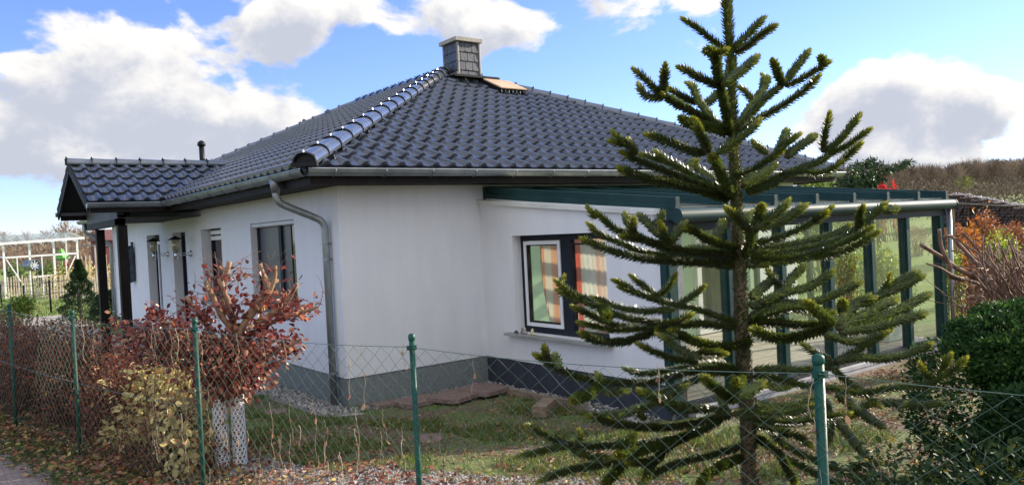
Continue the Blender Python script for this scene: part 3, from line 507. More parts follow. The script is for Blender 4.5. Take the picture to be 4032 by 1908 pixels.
# grass
def blades(name,pts,h0,h1,label,mat='grass',w=.006,lean=.5):
    n=len(pts);m=MB();h=RNG.uniform(h0,h1,n)
    d=np.column_stack([RNG.normal(0,lean,n),RNG.normal(0,lean,n),np.ones(n)])
    Rm=rotmats(d)*np.stack([h,np.full(n,w),h],1)[:,None,:]
    L=np.column_stack([pts,gz(pts[:,0],pts[:,1])])
    V=np.array([(0,.5,0),(0,-.5,0),(.6,.4,.05),(.6,-.4,.05),(1,0,.25)])
    m.inst(V,[(0,1,3,2),(2,3,4)],Rm,L,np.clip(RNG.normal(.5,.28,n),0,1))
    return struct(m.build(name,M[mat]),'stuff',label)
def clump(X,Y,s=1.3,th=.0):
    return (np.sin(X*2.3*s+1.3*np.sin(Y*1.7*s))+np.sin(Y*2.9*s+1.7*np.sin(X*1.9*s+1))+.6*np.sin(5.1*X+3.3*Y)>th)*1.0
G1=scatter(34000,((-2.6,2.0,-4.6,1.6),lambda X,Y:(.10+.90*clump(X,Y,1.7,.25))*(fd(X,Y)>.85)*(X<np.where(Y<0,1.75,-.45))*(1-.95*((X>.1)&(Y>-1.3)))*((Y>-3)|(fd(X,Y)>1.3))))
blades('grass',G1,.03,.075,'short tufted grass in the shaded garden')
G2=scatter(26000,((-7,14,14,30),lambda X,Y:1.0*((X<-3)|(X>0)|(Y>21.3))))
blades('grass.001',G2,.05,.16,'sunlit lawn beyond the driveway',w=.02)
G3=scatter(2600,((-.1,3,-5.2,-4.0),lambda X,Y:.15+.85*clump(X,Y,2,.4)))
blades('grass.002',G3,.05,.14,'bright grass tufts behind the monkey puzzle trunk',w=.008)
# litter
def litter(name,pts,s0,s1,mat,label,zoff=.012,tint=None,flat=.55):
    n=len(pts);m=MB();s=RNG.uniform(s0,s1,n)
    d=np.column_stack([RNG.normal(0,1,n),RNG.normal(0,1,n),RNG.normal(0,flat*.6,n)])
    up=np.column_stack([RNG.normal(0,flat,n),RNG.normal(0,flat,n),np.ones(n)])
    Rm=rotmats(d,n=up)*s[:,None,None]
    L=np.column_stack([pts,gz(pts[:,0],pts[:,1])+zoff+RNG.uniform(0,.02,n)])
    m.inst(LEAF_V*np.array([1,1.1,2.2]),LEAF_F,Rm,L,RNG.uniform(0,1,n) if tint is None else tint(n))
    return struct(m.build(name,M[mat]),'stuff',label)
L1=scatter(6500,((-3.9,-1.6,-3.4,3.2),lambda X,Y:np.exp(-((fd(X,Y)-.05)/.45)**2)*(fd(X,Y)>-.6)))
litter('fallen_leaves',L1,.03,.07,'litter','tan and brown fallen leaves along the fence foot')
L2_=scatter(4200,((-3,1.8,-7,-1),lambda X,Y:(fd(X,Y)>0)*(.3+.7*clump(X,Y,2,.3))))
litter('fallen_leaves.001',L2_,.02,.05,'litter','scattered dry leaves on the gravel and grass')
L3=scatter(700,((-2.6,.6,-4.6,-1.4),lambda X,Y:np.exp(-((fd(X,Y)-1.0)/.35)**2)))
litter('fallen_leaves.002',L3,.03,.06,'red_leaf','wine red leaves lying between grass and gravel')
L4=scatter(9000,((-.4,7.5,-6.3,-3.55),lambda X,Y:.35+.65*clump(X,Y,2.2,-.2)))
litter('mulch',L4,.02,.055,'litter','reddish brown bark mulch beside the conservatory',tint=lambda n:np.clip(RNG.normal(.28,.16,n),0,1))
C1=scatter(5200,((-3.9,-1.8,-3.2,4),lambda X,Y:np.exp(-((fd(X,Y)+.2)/.42)**2)*(fd(X,Y)>-.62)*(.35+.65*clump(X,Y,3,0))))
litter('ground_cover',C1,.018,.04,'cover','low green weeds between the path and the fence',zoff=.02)
# loose slabs in the inner corner
def slab(pts,z,h,m):
    n=len(pts);c=np.mean(pts,0)
    V=[(x,y,z) for x,y in pts]+[(x,y,z+h) for x,y in pts]
    m.add(V,[tuple(range(n-1,-1,-1)),tuple(range(n,2*n))]+[(i,(i+1)%n,(i+1)%n+n,i+n) for i in range(n)])
def octa(cx_,cy_,w,h,rot,ch=.25):
    q=[(-1,-1+ch),(-1+ch,-1),(1-ch,-1),(1,-1+ch),(1,1-ch),(1-ch,1),(-1+ch,1),(-1,1-ch)]
    c,s=math.cos(rot),math.sin(rot);return [(cx_+c*a*w-s*b*h,cy_+s*a*w+c*b*h) for a,b in q]
for i,(x,y,w,h,r,z,lab) in enumerate([(.72,-.42,.26,.2,.1,.03,'rust brown paving slab leftmost by the plinth, edge in the grass'),(1.12,-.62,.27,.25,.35,.05,'rust brown octagonal slab in the middle of the corner group'),(1.58,-.62,.26,.28,.2,.06,'rust brown slab nearest the inner house corner'),(.42,-.2,.2,.12,0,.015,'small flat slab half sunk beside the grey plinth')]):
    m=MB();slab(octa(x,y,w,h,r),gh(x,y)+z-.02,.05,m)
    tag(m.build('paving_slab',M['paver'],loc=(x,y,gh(x,y))),lab,'paving slab','rust brown slabs in the inner corner')
m=MB();m.beam((1.25,-2.15,.07+gh(1.3,-2)),(1.62,-1.9,.07+gh(1.3,-2)),.16,.12);m2=m
tag(m.build('timber_block',M['timber'],loc=(1.4,-2,0)),'weathered timber block lying in the grass by the dark plinth','timber')
m=MB();m.beam((1.8,-.75,.03),(1.8,-2.3,.05),.05,.09);tag(m.build('edging_board',M['timber'],loc=(1.8,-1.5,0)),'thin brown edging board along the gravel below the window','edging board')
for x,y,r,lab in [(-.87,.25,.2,'mossy round stepping stone nearest the wall end'),(-.88,-.42,.22,'pale stepping stone in the grass left of the middle post'),(-.2,-2.15,.2,'grey stepping stone behind the middle fence post'),(-1.25,-1.1,.19,'leaf-strewn stepping stone right of the trunk guards')]:
    m=MB();z=gh(x,y)
    slab([(x+r*math.cos(a)*(1+.08*math.sin(3*a)),y+r*.9*math.sin(a)) for a in np.arange(12)*PI/6],z-.01,.02,m)
    tag(m.build('stepping_stone',M['paver'],loc=(x,y,z)),lab,'stepping stone','stepping stones in the grass')
# ------------------------------------------------------------------ house
ZS=2.719;E=-.64;ZE=2.87;SL=math.tan(math.radians(24.9));W2=5.395;XR=E+W2;YN=E+W2;YF=9.055;YE2=YF+W2;XE2=E+2*W2;ZR=ZE+SL*W2
H=thing('house','white rendered bungalow with glossy black tiled hip roof and porch gable','house',(0,0,0))
def wall_grid(axis,pos,u0,u1,z0,z1,holes,depth,thick=.3,sgn=1):
    """wall skin in plane axis=pos, u along the other axis; reveals go inwards (sgn) by depth"""
    holes=[(a,b,max(c,z0),min(d,z1)) for a,b,c,d in holes]
    us=sorted({u0,u1,*[h[0] for h in holes],*[h[1] for h in holes]});zs=sorted({z0,z1,*[h[2] for h in holes],*[h[3] for h in holes]})
    m=MB();P=(lambda u,z,d=0:(pos+sgn*d,u,z)) if axis=='x' else (lambda u,z,d=0:(u,pos+sgn*d,z))
    for a,b in zip(us,us[1:]):
        for c,d in zip(zs,zs[1:]):
            if any(h[0]<=a and b<=h[1] and h[2]<=c and d<=h[3] for h in holes): continue
            m.add([P(a,c),P(b,c),P(b,d),P(a,d)],[(0,1,2,3)]);m.add([P(a,c,thick),P(b,c,thick),P(b,d,thick),P(a,d,thick)],[(3,2,1,0)])
    for a,b,c,d in holes:
        for q in (((a,c),(a,d)),((b,d),(b,c)),((a,d),(b,d)),((b,c),(a,c))):
            (ua,za),(ub,zb)=q;m.add([P(ua,za),P(ub,zb),P(ub,zb,thick),P(ua,za,thick)],[(0,1,2,3)])
    m.add([P(u0,z1),P(u1,z1),P(u1,z1,thick),P(u0,z1,thick)],[(0,1,2,3)])
    return m
YA=13.82;XB=9.51
HA=[(1.41,3.173,1.10,2.373),(4.633,5.807,1.10,2.366),(6.856,7.813,.06,2.361),(8.851,10.003,.55,2.36)]
wall_grid('x',0,0,YA,.37,ZS,HA,.2).build('wall',M['plaster'],H)
wall_grid('y',0,.0,XB,.37,ZS,[],.2).build('wall',M['plaster'],H)
m=MB();m.box(.3,XB,YA-.3,YA,.0,ZS);m.box(XB-.3,XB,.3,YA-.3,0,ZS);m.build('wall',M['plaster'],H)
m=MB();m.box(.015,.29,.015,6.85,-.4,.368);m.box(.015,.29,7.82,YA-.31,-.4,.368);m.box(.29,XB-.31,.015,.29,-.4,.368);m.build('plinth',M['plinth'],H)
# windows on the long wall
def winA(y0,y1,z0,z1,kind):
    d=.10 if kind=='big' else .17
    m=MB();t=.07
    for a,b,c,e in ((y0,y0+t,z0,z1),(y1-t,y1,z0,z1),(y0+t,y1-t,z0,z0+t),(y0+t,y1-t,z1-t,z1)): m.box(d,d+.07,a,b,c,e)
    if kind in('big','mid'):
        mid=(y0+y1)/2-.1;m.box(d-.012,d+.05,mid-.05,mid+.05,z0+t,z1-t)
    f=m.build('window' if kind!='door' else 'door',M['anth'],H)
    g=MB();g.box(d+.03,d+.045,y0+t,y1-t,z0+t,z1-t);sub('pane',g,M['darkglass'],f)
    if kind=='big':
        g=MB();g.box(d+.018,d+.026,y0+t+.36,y1-t,z0+t,z1-t);sub('blind',g,simple('grey_blind',(.055,.06,.07),(.075,.08,.09),scale=3,rough=.35,vscale=(1,4,.3)),f)
    g=MB()
    if kind=='big': g.tube([(d-.05,y0+.004,z1-.035),(d-.05,y1-.012,z1-.035)],.032,10)
    elif kind=='mid': g.box(d-.03,d-.002,y0+.05,y1-.1,z1-.20,z1-.13);g.box(d-.03,d-.002,y0+.05,y1-.1,z1-.10,z1-.03)
    elif kind=='thin': g.box(d-.03,d-.002,y0+.05,y1-.3,z1-.20,z1-.13);g.box(d-.03,d-.002,y1-.36,y1-.3,z0+.1,z1-.2)
    if g.v: sub('shutter_box',g,M['white'],f)
    if kind!='door':
        g=MB();g.box(-.06,d-.003,y0-.03,y1+.03,z0-.035,z0+.002);g.box(d-.05,d-.004,y0+.02,y1-.02,z0+.004,z0+.05)
        sub('sill',g,M['lead'] if kind!='big' else M['zinc'],f)
    else:
        g=MB();g.tube([(d-.05,y0+.15,.9),(d-.05,y0+.15,1.5)],.014,8);sub('handle',g,M['steel'],f)
        g=MB();g.box(.02,.28,y0,y1,-.1,.055);sub('doorstep',g,M['concrete'],f)
for (a,b,c,e),k in zip(HA,('big','mid','door','thin')): winA(a,b,c,e,k)
# roof tiles
def tilemesh(length,slope_len,course,clips,width=.2375,off=0.0):
    NU=10;u=np.arange(0,int(length/width)+2)
    prof=np.array([(0,.012),(.12,.002),(.3,0),(.48,.003),(.56,.014),(.64,.036),(.73,.052),(.82,.054),(.91,.040),(.97,.020)])
    U=np.concatenate([(k+prof[:,0])*width for k in u])+off-width;Z=np.tile(prof[:,1],len(u));n=len(U)
    bm=bmesh.new();k=0;nc=int(math.ceil(slope_len/course))
    for c in range(nc):
        v0=c*course;rows=[(v0+.006,-.03,1.0),(v0,.012,.96),(v0+.004,.036,1.0),(v0+.03,.041,1.0),(v0+course+.03,.004,1.0)]
        vs=[]
        for v,h,sc in rows:
            jit=math.sin(c*12.9)*.0015
            vs.append([bm.verts.new((a,v,h+z*sc+jit)) for a,z in zip(U,Z)])
        for r in range(len(rows)-1):
            for i in range(n-1): bm.faces.new((vs[r][i],vs[r][i+1],vs[r+1][i+1],vs[r+1][i]))
    for co,no in clips:
        bmesh.ops.bisect_plane(bm,geom=bm.verts[:]+bm.edges[:]+bm.faces[:],dist=1e-5,plane_co=co,plane_no=no,clear_outer=True)
    return bm
def place_tiles(bm,name,origin,a,b,parent,mat=None):
    a=Vector(a).normalized();b=Vector(b).normalized();n=a.cross(b)
    if n.z<0: n=-n
    R3=Matrix((a,b,n)).transposed().to_4x4();R3.translation=Vector(origin)
    bm.transform(R3)
    bmesh.ops.recalc_face_normals(bm,faces=bm.faces[:])
    me=bpy.data.meshes.new(name);bm.to_mesh(me);bm.free();me.shade_smooth()
    try: me.set_sharp_from_angle(angle=math.radians(50))
    except Exception: pass
    me.materials.append(mat or M['tile']);o=bpy.data.objects.new(name,me);COL.objects.link(o);o.parent=parent;return o
cs=math.cos(math.radians(24.9));SLN=W2/cs;CO=SLN/17
def hipclips(L): # clip planes in (u,v) for a hipped face of eave length L
    return [((0,0,0),(-1,cs,0)),((L,0,0),(1,cs,0))]
LB=2*W2;LA_=YE2-E
up=math.sin(math.radians(24.9))
rB=place_tiles(tilemesh(LB,SLN,CO,hipclips(LB),off=.062),'roof',(E,E,ZE),(1,0,0),(0,cs,up),H)
rA=place_tiles(tilemesh(LA_,SLN,CO,hipclips(LA_)),'roof',(E,E,ZE),(0,1,0),(cs,0,up),H)
rC=place_tiles(tilemesh(LA_,SLN,CO,hipclips(LA_)),'roof',(XE2,E,ZE),(0,1,0),(-cs,0,up),H)
rD=place_tiles(tilemesh(LB,SLN,CO,hipclips(LB)),'roof',(E,YE2,ZE),(1,0,0),(0,-cs,up),H)
m=MB();d=.035;A=[(E,E,ZE-d),(XE2,E,ZE-d),(XE2,YE2,ZE-d),(E,YE2,ZE-d),(XR,YN,ZR-d),(XR,YF,ZR-d)]
m.add(A,[(0,1,4),(1,2,5,4),(2,3,5),(3,0,4,5)]);sub('roof_deck',m,M['under'],rB)
def ridge(p,q,seg,r0,r1,clips=True,lift=.03,name='ridge_tiles',parent=None):
    p=np.array(p,float);q=np.array(q,float);L=np.linalg.norm(q-p);n=max(1,int(round(L/seg)));d=(q-p)/L
    s=np.cross(d,(0,0,1));s/=np.linalg.norm(s);u=np.cross(s,d)
    m=MB();th=np.linspace(-.12*PI,1.12*PI,13);k=len(th)
    for i in range(n):
        rows=[(0,r0+.004,lift+.003),(.03,r0+.004,lift+.003),(.032,r0,lift),(1.06,r1,lift-.006)]
        V=[]
        for t,r,z in rows:
            c=p+d*(i+t)*L/n+u*z
            for a in th: V.append(c+r*(math.cos(a)*s+math.sin(a)*.8*u))
        m.add(V,[(a*k+b,a*k+b+1,(a+1)*k+b+1,(a+1)*k+b) for a in range(len(rows)-1) for b in range(k-1)])
    o=m.build(name,M['ridge_tile'],None,True);o.data.set_sharp_from_angle(angle=math.radians(40)) if hasattr(o.data,'set_sharp_from_angle') else None
    o.parent=H
    if clips:
        ms=[]
        for i in range(n):
            m=MB();ms.append(m)
            c=p+d*(i+.01)*L/n+u*lift
            m.tube([c+(r0+.022)*(math.cos(a)*s+math.sin(a)*.8*u) for a in np.linspace(.02*PI,.98*PI,9)],.003,4)
            for sg in (-1,1):
                e=c+(r0+.03)*(sg*.82*s+.57*.8*u);m.beam(e-d*.012,e+d*.02,.016,.014,up=tuple(u))
            m.tube([c+(r0+.004)*.8*u,c+(r0+.028)*.8*u+d*.012],.012,7)
        each('clip',ms,M['steel'] if clips=='bright' else M['black'],o)
    return o
ridge((E-.02,E-.02,ZE+.035),(XR,YN,ZR+.02),.44,.130,.122,'bright',parent=rA)
ridge((XR,YN,ZR),(XR,YF,ZR),.37,.12,.105,parent=rA)
ridge((E,YE2,ZE+.02),(XR,YF,ZR),.37,.12,.105,parent=rA)
ridge((XE2,E,ZE+.02),(XR,YN,ZR),.37,.12,.105,parent=rB)
ridge((XE2,YE2,ZE+.02),(XR,YF,ZR),.37,.12,.105,parent=rC)
# hip end cap (dark half disc with rim)
m=MB();c=np.array((E-.03,E-.03,ZE+.055));d=np.array((1,1,0))/2**.5;s=np.array((1,-1,0))/2**.5;u=np.array((0,0,1))
V=[c+d*.03]+[c+d*.03+.125*(math.cos(a)*s+math.sin(a)*.85*u) for a in np.linspace(0,PI,13)];m.add(V,[(0,i+1,i) for i in range(1,13)])
m.tube([c+.13*(math.cos(a)*s+math.sin(a)*.85*u) for a in np.linspace(-.05*PI,1.05*PI,13)],.014,6);m.beam(c-s*.15-u*.02,c+s*.15-u*.02,.05,.045)
sub('ridge_end_cap',m,M['black'],rA)
# fascia, soffit
PY0,PY1=5.61,8.97;PX=-1.84;PYR=(PY0+PY1)/2
m=MB();f=-.57
m.box(f,f+.03,f+.03,PY0+.05,2.70,2.855);m.box(f,f+.03,PY1-.05,YE2-.1,2.70,2.855);m.box(f,XE2-.07,f,f+.03,2.699,2.856);m.box(XE2-.10,XE2-.07,f+.03,YE2-.1,2.70,2.855);m.box(f,XE2-.1,YE2-.1,YE2-.07,2.7,2.855)
m.build('fascia',M['darkwood'],H)
m=MB()
for k in range(5): # tongue and groove boards running along each eave
    a=f+.034+k*.107;m.box(a,a+.101,a,PY0+.1,2.722,2.735);m.box(a,a+.101,PY1-.1,YE2-.12,2.722,2.735);m.box(a+.104,XE2-.12,a,a+.101,2.7225,2.7355)
m.box(XB,XE2-.11,0,YE2-.2,2.722,2.735)
m.build('soffit',M['soffit'],H)
# gutters
def gutter(p,q,out,name='gutter',r=.075,brk=.62,ends=(False,False),parent=H,mat=None,zc=2.857,brackets=True):
    p=np.array(p,float);q=np.array(q,float);o_=np.array(out,float);u=np.array((0,0,1.));d=(q-p)/np.linalg.norm(q-p)
    m=MB();th=np.linspace(PI,2*PI,11);V=[]
    for rr in (r,r-.005):
        for e in (p,q): V+= [e+rr*(math.cos(a)*-o_+math.sin(a)*u) for a in th]
    k=11;F=[(b,b+1,k+b+1,k+b) for b in range(k-1)]+[(2*k+b,3*k+b,3*k+b+1,2*k+b+1) for b in range(k-1)]
    m.add(V,F)
    m.tube([p+r*o_+u*.004,q+r*o_+u*.004],.0095,8);m.tube([p-r*o_+u*.004,q-r*o_+u*.004],.006,6)
    for e,on in ((p,ends[0]),(q,ends[1])):
        if on: m.add([e+r*(math.cos(a)*-o_+math.sin(a)*u) for a in th],[tuple(range(k))])
    g=m.build(name,mat or M['zinc'],parent,True)
    if hasattr(g.data,'set_sharp_from_angle'): g.data.set_sharp_from_angle(angle=math.radians(45))
    if brackets:
        L=np.linalg.norm(q-p);n=int(L/brk);ms=[]
        for i in range(n):
            m=MB();ms.append(m)
            c=p+d*(i+.5)*L/n
            m.tube([c+(r+.004)*(math.cos(a)*-o_+math.sin(a)*u) for a in np.linspace(PI*1.0,2.08*PI,12)],.007,5)
        each('bracket',ms,M['zinc'],g,True)
    return g
ZG=2.857;gc=-.646
gB=gutter((gc,gc,ZG),(XE2+.01,gc,ZG),(0,-1,0),ends=(False,True))
gA=gutter((gc,gc,ZG),(gc,PY0-.01,ZG),(-1,0,0))
gA2=gutter((gc,PY1+.01,ZG),(gc,YE2+.02,ZG),(-1,0,0),ends=(False,True))
gP=gutter((gc,PY0-.006,ZG),(PX,PY0-.006,ZG),(0,-1,0),ends=(False,True),brackets=False)
gP2=gutter((gc,PY1+.006,ZG),(PX-.03,PY1+.006,ZG),(0,1,0),ends=(False,True),brackets=False)
def pipe(pts,name,r=.044,clamps=()):
    P=[];pts=[np.array(p,float) for p in pts]
    P.append(pts[0])
    for a,b,c in zip(pts,pts[1:],pts[2:]):
        d1=(a-b)/np.linalg.norm(a-b);d2=(c-b)/np.linalg.norm(c-b);k=.11
        for t in np.linspace(0,1,6): P.append((b+d1*k)*(1-t)**2+2*b*t*(1-t)+(b+d2*k)*t*t)
    P.append(pts[-1])
    m=MB();m.tube(P,r,14)
    o=m.build(name,M['zinc_pipe'],H,True)
    m=MB()
    for z in clamps:
        x,y=pts[-1][0],pts[-1][1];m.tube([(x,y,z-.014),(x,y,z+.014)],r+.007,14);m.beam((x,y,z),(x+.07,y,z),.012,.02)
    sub('pipe_clamp',m,M['zinc'],o);return o
m1=pipe([(gc,.30,ZG-.03),(gc,.30,2.55),(-.07,.245,2.30),(-.07,.245,.02)],'downpipe',clamps=(2.02,1.83,.42))
m=MB();m.tube([(gc,.30,ZG-.03),(gc,.30,ZG-.11),(gc,.30,ZG-.2)],[.075,.06,.047],14);sub('outlet',m,M['zinc'],m1,True)
pipe([(gc,13.85,ZG-.05),(gc,13.85,2.55),(-.07,13.72,2.25),(-.07,13.72,.02)],'downpipe',clamps=(1.8,.5))
# chimney
CH=(4.66,5.18,4.18,4.68);m=MB();m.box(CH[0]+.012,CH[1]-.012,CH[2]+.012,CH[3]-.012,4.8,5.87)
ch=m.build('chimney',M['slate'],H)
def shingles(axis):
    m=MB();rows=5;cols=3;zt=5.86;zb=4.95;hh=(zt-zb)/rows
    for r in range(rows+1):
        for c in range(-1,cols+1):
            w=.5/cols;off=(r%2)*.35*w*(1 if axis=='y' else .6);a=.01+c*w+off;b=a+w-.008
            a=max(a,.012);b=min(b,.49)
            if b-a<.02: continue
            z0=zt-(r+1)*hh;z1=z0+hh*1.02;tk=.010+.004*random.random();o_=.006*((c+r)%2)
            t=random.random()
            if axis=='y':
                y=CH[2];V=[(CH[0]+a,y-tk-.006,z0+o_),(CH[0]+b-.02,y-tk-.006,z0),(CH[0]+b,y-tk-.004,z0+.03),(CH[0]+b,y-.002,z1),(CH[0]+a,y-.002,z1)]
                B=[(x,y+.01,z) for x,_,z in V]
            else:
                x0=CH[0];V=[(x0-tk-.006,CH[2]+a,z0+o_),(x0-tk-.006,CH[2]+b-.02,z0),(x0-tk-.004,CH[2]+b,z0+.03),(x0-.002,CH[2]+b,z1),(x0-.002,CH[2]+a,z1)]
                B=[(x0+.01,y,z) for _,y,z in V]
            m.add(V+B,[(0,1,2,3,4),(0,5,6,1),(1,6,7,2),(2,7,8,3),(4,9,5,0)],t)
    return m
sub('cladding',shingles('y'),M['slate'],ch);sub('cladding',shingles('x'),M['slate'],ch)
m=MB()
for x,y in ((CH[0],CH[2]),(CH[1],CH[2]),(CH[0],CH[3])): m.box(x-.022,x+.022,y-.022,y+.022,4.9,5.865)
sub('corner_trim',m,M['lead'],ch)
m=MB();m.box(CH[0]-.07,CH[1]+.05,CH[2]-.07,CH[3]+.07,5.88,5.955);sub('cap',m,M['concrete'],ch)
def bev(o,w,seg=2):
    b=o.modifiers.new('bevel','BEVEL');b.width=w;b.segments=seg;b.limit_method='ANGLE'
bev(ch.children[-1],.008)
m=MB();zb=ZE+SL*(CH[2]-E);m.box(CH[0]-.08,CH[1]+.1,CH[2]-.16,CH[2]-.02,zb-.08,zb+.02);m.box(CH[0]-.1,CH[0]-.02,CH[2]-.1,CH[3]+.1,zb-.05,zb+.14);sub('flashing',m,M['lead'],ch)
# roof hatch (tan lid)
def roofpt(x,y,h=0): # point on the B slope raised by h along the normal
    return (x,y-h*up,ZE+SL*(y-E)+h*cs)
m=MB()
q=[(4.97,3.27),(5.56,3.27),(5.56,3.80),(4.97,3.80)]
m.add([roofpt(x,y,.03) for x,y in q]+[roofpt(x,y,.12) for x,y in q],[(3,2,1,0),(4,5,6,7),(0,1,5,4),(1,2,6,5),(2,3,7,6),(3,0,4,7)])
hb=m.build('skylight',M['black'],H)
m=MB();q=[(4.95,3.24),(5.58,3.24),(5.58,3.83),(4.95,3.83)]
m.add([roofpt(x,y,.125) for x,y in q]+[roofpt(x,y,.155) for x,y in q],[(3,2,1,0),(4,5,6,7),(0,1,5,4),(1,2,6,5),(2,3,7,6),(3,0,4,7)])
o=sub('lid',m,simple('tan_lid',(.50,.33,.19),(.62,.44,.27),scale=6,rough=.45),hb);bev(o,.012)
m=MB()
for k in range(7): m.box(4.99+k*.09,5.0+k*.09,3.225,3.235,*(sorted((roofpt(0,3.26,.05)[2],roofpt(0,3.26,.10)[2]))))
sub('rivet',m,M['steel'],hb)
# step platform in front of the chimney
zp_=ZE+SL*(3.9-E)+.14
m=MB()
for k in range(6): m.box(4.33,5.35,3.82+k*.045,3.85+k*.045,zp_,zp_+.02)
for k in range(14): m.box(4.34+k*.0765,4.352+k*.0765,3.82,4.07,zp_-.012,zp_+.016)
m.box(4.32,5.36,3.80,3.815,zp_-.02,zp_+.022)
pf=m.build('chimney_step',M['black'],H)
m=MB()
for x in (4.58,5.12):
    m.beam((x,3.86,zp_-.01),(x,3.80,zp_-.2),.03,.05,up=(0,1,0));m.beam((x,4.05,zp_-.01),(x,3.80,zp_-.17),.02,.03,up=(0,1,0));m.beam((x,3.78,zp_-.2),(x,3.62,zp_-.27),.03,.015)
sub('bracket',m,M['black'],pf)
# vents
def roofA(x): return ZE+SL*(x-E)
m=MB();x,y=1.55,10.9;m.tube([(x,y,roofA(x)-.1),(x,y,roofA(x)+.60)],.062,14);m.tube([(x,y,roofA(x)+.60),(x,y,roofA(x)+.61),(x,y,roofA(x)+.66),(x,y,roofA(x)+.70),(x,y,roofA(x)+.74)],[.06,.095,.095,.08,.03],14)
m.build('vent_pipe',M['black'],H,True)
for x,y in ((3.9,10.1),(4.2,9.3)):
    m=MB();z=roofA(x);m.tube([(x,y,z-.02),(x-.02,y,z+.09),(x-.05,y,z+.16)],[.10,.08,.02],10);m.build('roof_vent',M['tile'],H,True)
# porch
PL=PYR-PY0;PSL=PL/cs;zr=ZE+SL*PL
def cl_p(v0): return [((v0,0,0),(1,0,0))]
# near slope: u runs along -x from the house outwards; clip against the main slope (valley)
def porch_slope(sy):
    y0=PY0 if sy>0 else PY1
    L=-PX+1.3;bm=tilemesh(L+.2,PSL,PSL/5,[((0,0,0),(-1,0,0)),((L,0,0),(1,0,0)),((L-1.3+E,0,0),(1,-cs,0))],off=.03)
    return place_tiles(bm,'porch_roof',(PX,y0,ZE),(1,0,0),(0,sy*cs,up),H)
pr=porch_slope(1);pr2=porch_slope(-1)
ridge((PX-.03,PYR,zr+.01),(1.0,PYR,zr+.01),.41,.115,.10,'blue',parent=pr)
m=MB();m.add([(PX,PY0,ZE-.035),(.9,PY0,ZE-.035),(.9,PYR,zr-.035),(PX,PYR,zr-.035),(PX,PY1,ZE-.035),(.9,PY1,ZE-.035)],[(0,1,2,3),(3,2,5,4)])
sub('roof_deck',m,M['under'],pr)
m=MB()
for s_,y in ((1,PY0),(-1,PY1)):
    a=np.array((PX+.02,y-s_*.03,ZE-.07));b=np.array((PX+.02,PYR,zr-.055));m.beam(a,b,.03,.16,up=(0,0,1))
    m.beam((PX+.05,y+s_*.03,2.78),(-.58,y+s_*.03,2.78),.03,.15)
m.build('bargeboard',M['darkwood'],H)
GX=-1.36
m=MB();n=24
for k in range(n):
    a=PY0+.2+(PY1-PY0-.4)*k/n;b=a+(PY1-PY0-.4)/n-.012
    ht=lambda y:ZE+SL*(PL-abs(y-PYR))-.07
    m.add([(GX,a,2.60),(GX,b,2.60),(GX,b,ht(b)),(GX,a,ht(a)),(GX+.02,a,2.60),(GX+.02,b,2.60),(GX+.02,b,ht(b)),(GX+.02,a,ht(a))],[(0,3,2,1),(4,5,6,7),(0,1,5,4),(1,2,6,5),(3,0,4,7)])
m.build('porch_gable',M['gable'],H)
m=MB()
for k in range(12): m.box(GX+.03+k*.112,GX+.135+k*.112,PY0+.12,PY1-.12,2.61,2.625)
m.box(GX-.02,GX+.12,PY0+.16,PY0+.30,2.50,2.605);m.box(GX-.02,GX+.12,PY1-.30,PY1-.16,2.50,2.605)

m.build('porch_soffit',M['soffit'],H)
m=MB();m.beam((GX+.05,PY0+.16,2.55),(GX+.05,PY1-.16,2.55),.14,.11);m.build('porch_beam',M['darkwood'],H)
for x,y in ((-1.28,5.88),(-1.16,8.62)):
    m=MB();m.box(x-.075,x+.075,y-.075,y+.075,-.05,2.5);o=m.build('porch_post',M['darkwood'],H);bev(o,.006)
m=MB();m.box(-1.75,-.02,5.5,9.1,-.05,.03);m.build('porch_floor',M['concrete'],H)
# fittings on the wall
m=MB();m.tube([(PX+.35,6.45,3.02),(PX+.35,6.45,3.16)],.035,10);m.box(PX+.30,PX+.46,6.43,6.47,3.0,3.02)
tag(m.build('floodlight',M['white'],loc=(PX+.35,6.45,3.0)),'small white spotlight fixed inside the porch gable','lamp')
m=MB();m.box(-.05,-.003,8.27,8.36,2.60,2.68);m.tube([(-.05,8.315,2.62),(-.085,8.315,2.61)],.03,10)
tag(m.build('motion_sensor',M['lead'],loc=(0,8.3,2.6)),'small beige motion sensor high on the long wall under the porch','motion sensor')
for y,lab in ((8.2,'wall lantern further from the corner, between the front door and the narrow window'),(6.5,'wall lantern nearer the corner, right of the front door')):
    t=thing('wall_lantern',lab,'lantern',(0,y,1.95),'lanterns beside the front door')
    m=MB();m.tube([(-.001,y,1.94),(-.02,y,1.94)],.065,16);m.build('wall_plate',M['steel'],t,True)
    m=MB()
    for dz in (-.02,.02): m.tube([(-.02,y,1.94+dz),(-.26,y,1.94+dz)],.009,6)
    m.tube([(-.27,y,1.84),(-.27,y,2.01)],.035,12);m.build('arm',M['steel'],t,True)
    m=MB();m.tube([(-.27,y,2.01),(-.27,y,2.21)],.062,14);m.build('shade_glass',M['lampglass'],t,True)
    m=MB();m.tube([(-.27,y,2.21),(-.27,y,2.225),(-.27,y,2.27),(-.27,y,2.285)],[.13,.13,.03,.01],16);m.build('lamp_cap',M['black'],t)
m=MB();m.tube([(-.06,11.3,2.15),(-.10,11.3,2.05),(-.12,11.35,1.85),(-.12,11.4,1.6),(-.08,11.4,1.35),(-.06,11.4,1.3)],[.05,.09,.13,.17,.14,.05],12)
m.tube([(-.05,11.3,2.1),(-.05,11.3,2.25)],.03,8)
tag(m.build('wall_ornament',simple('blue_black_glaze',(.02,.035,.06),(.05,.07,.10),scale=6,rough=.2),smooth=True,loc=(0,11.3,1.7)),'dark blue hanging ornament on the wall behind the porch posts','ornament')
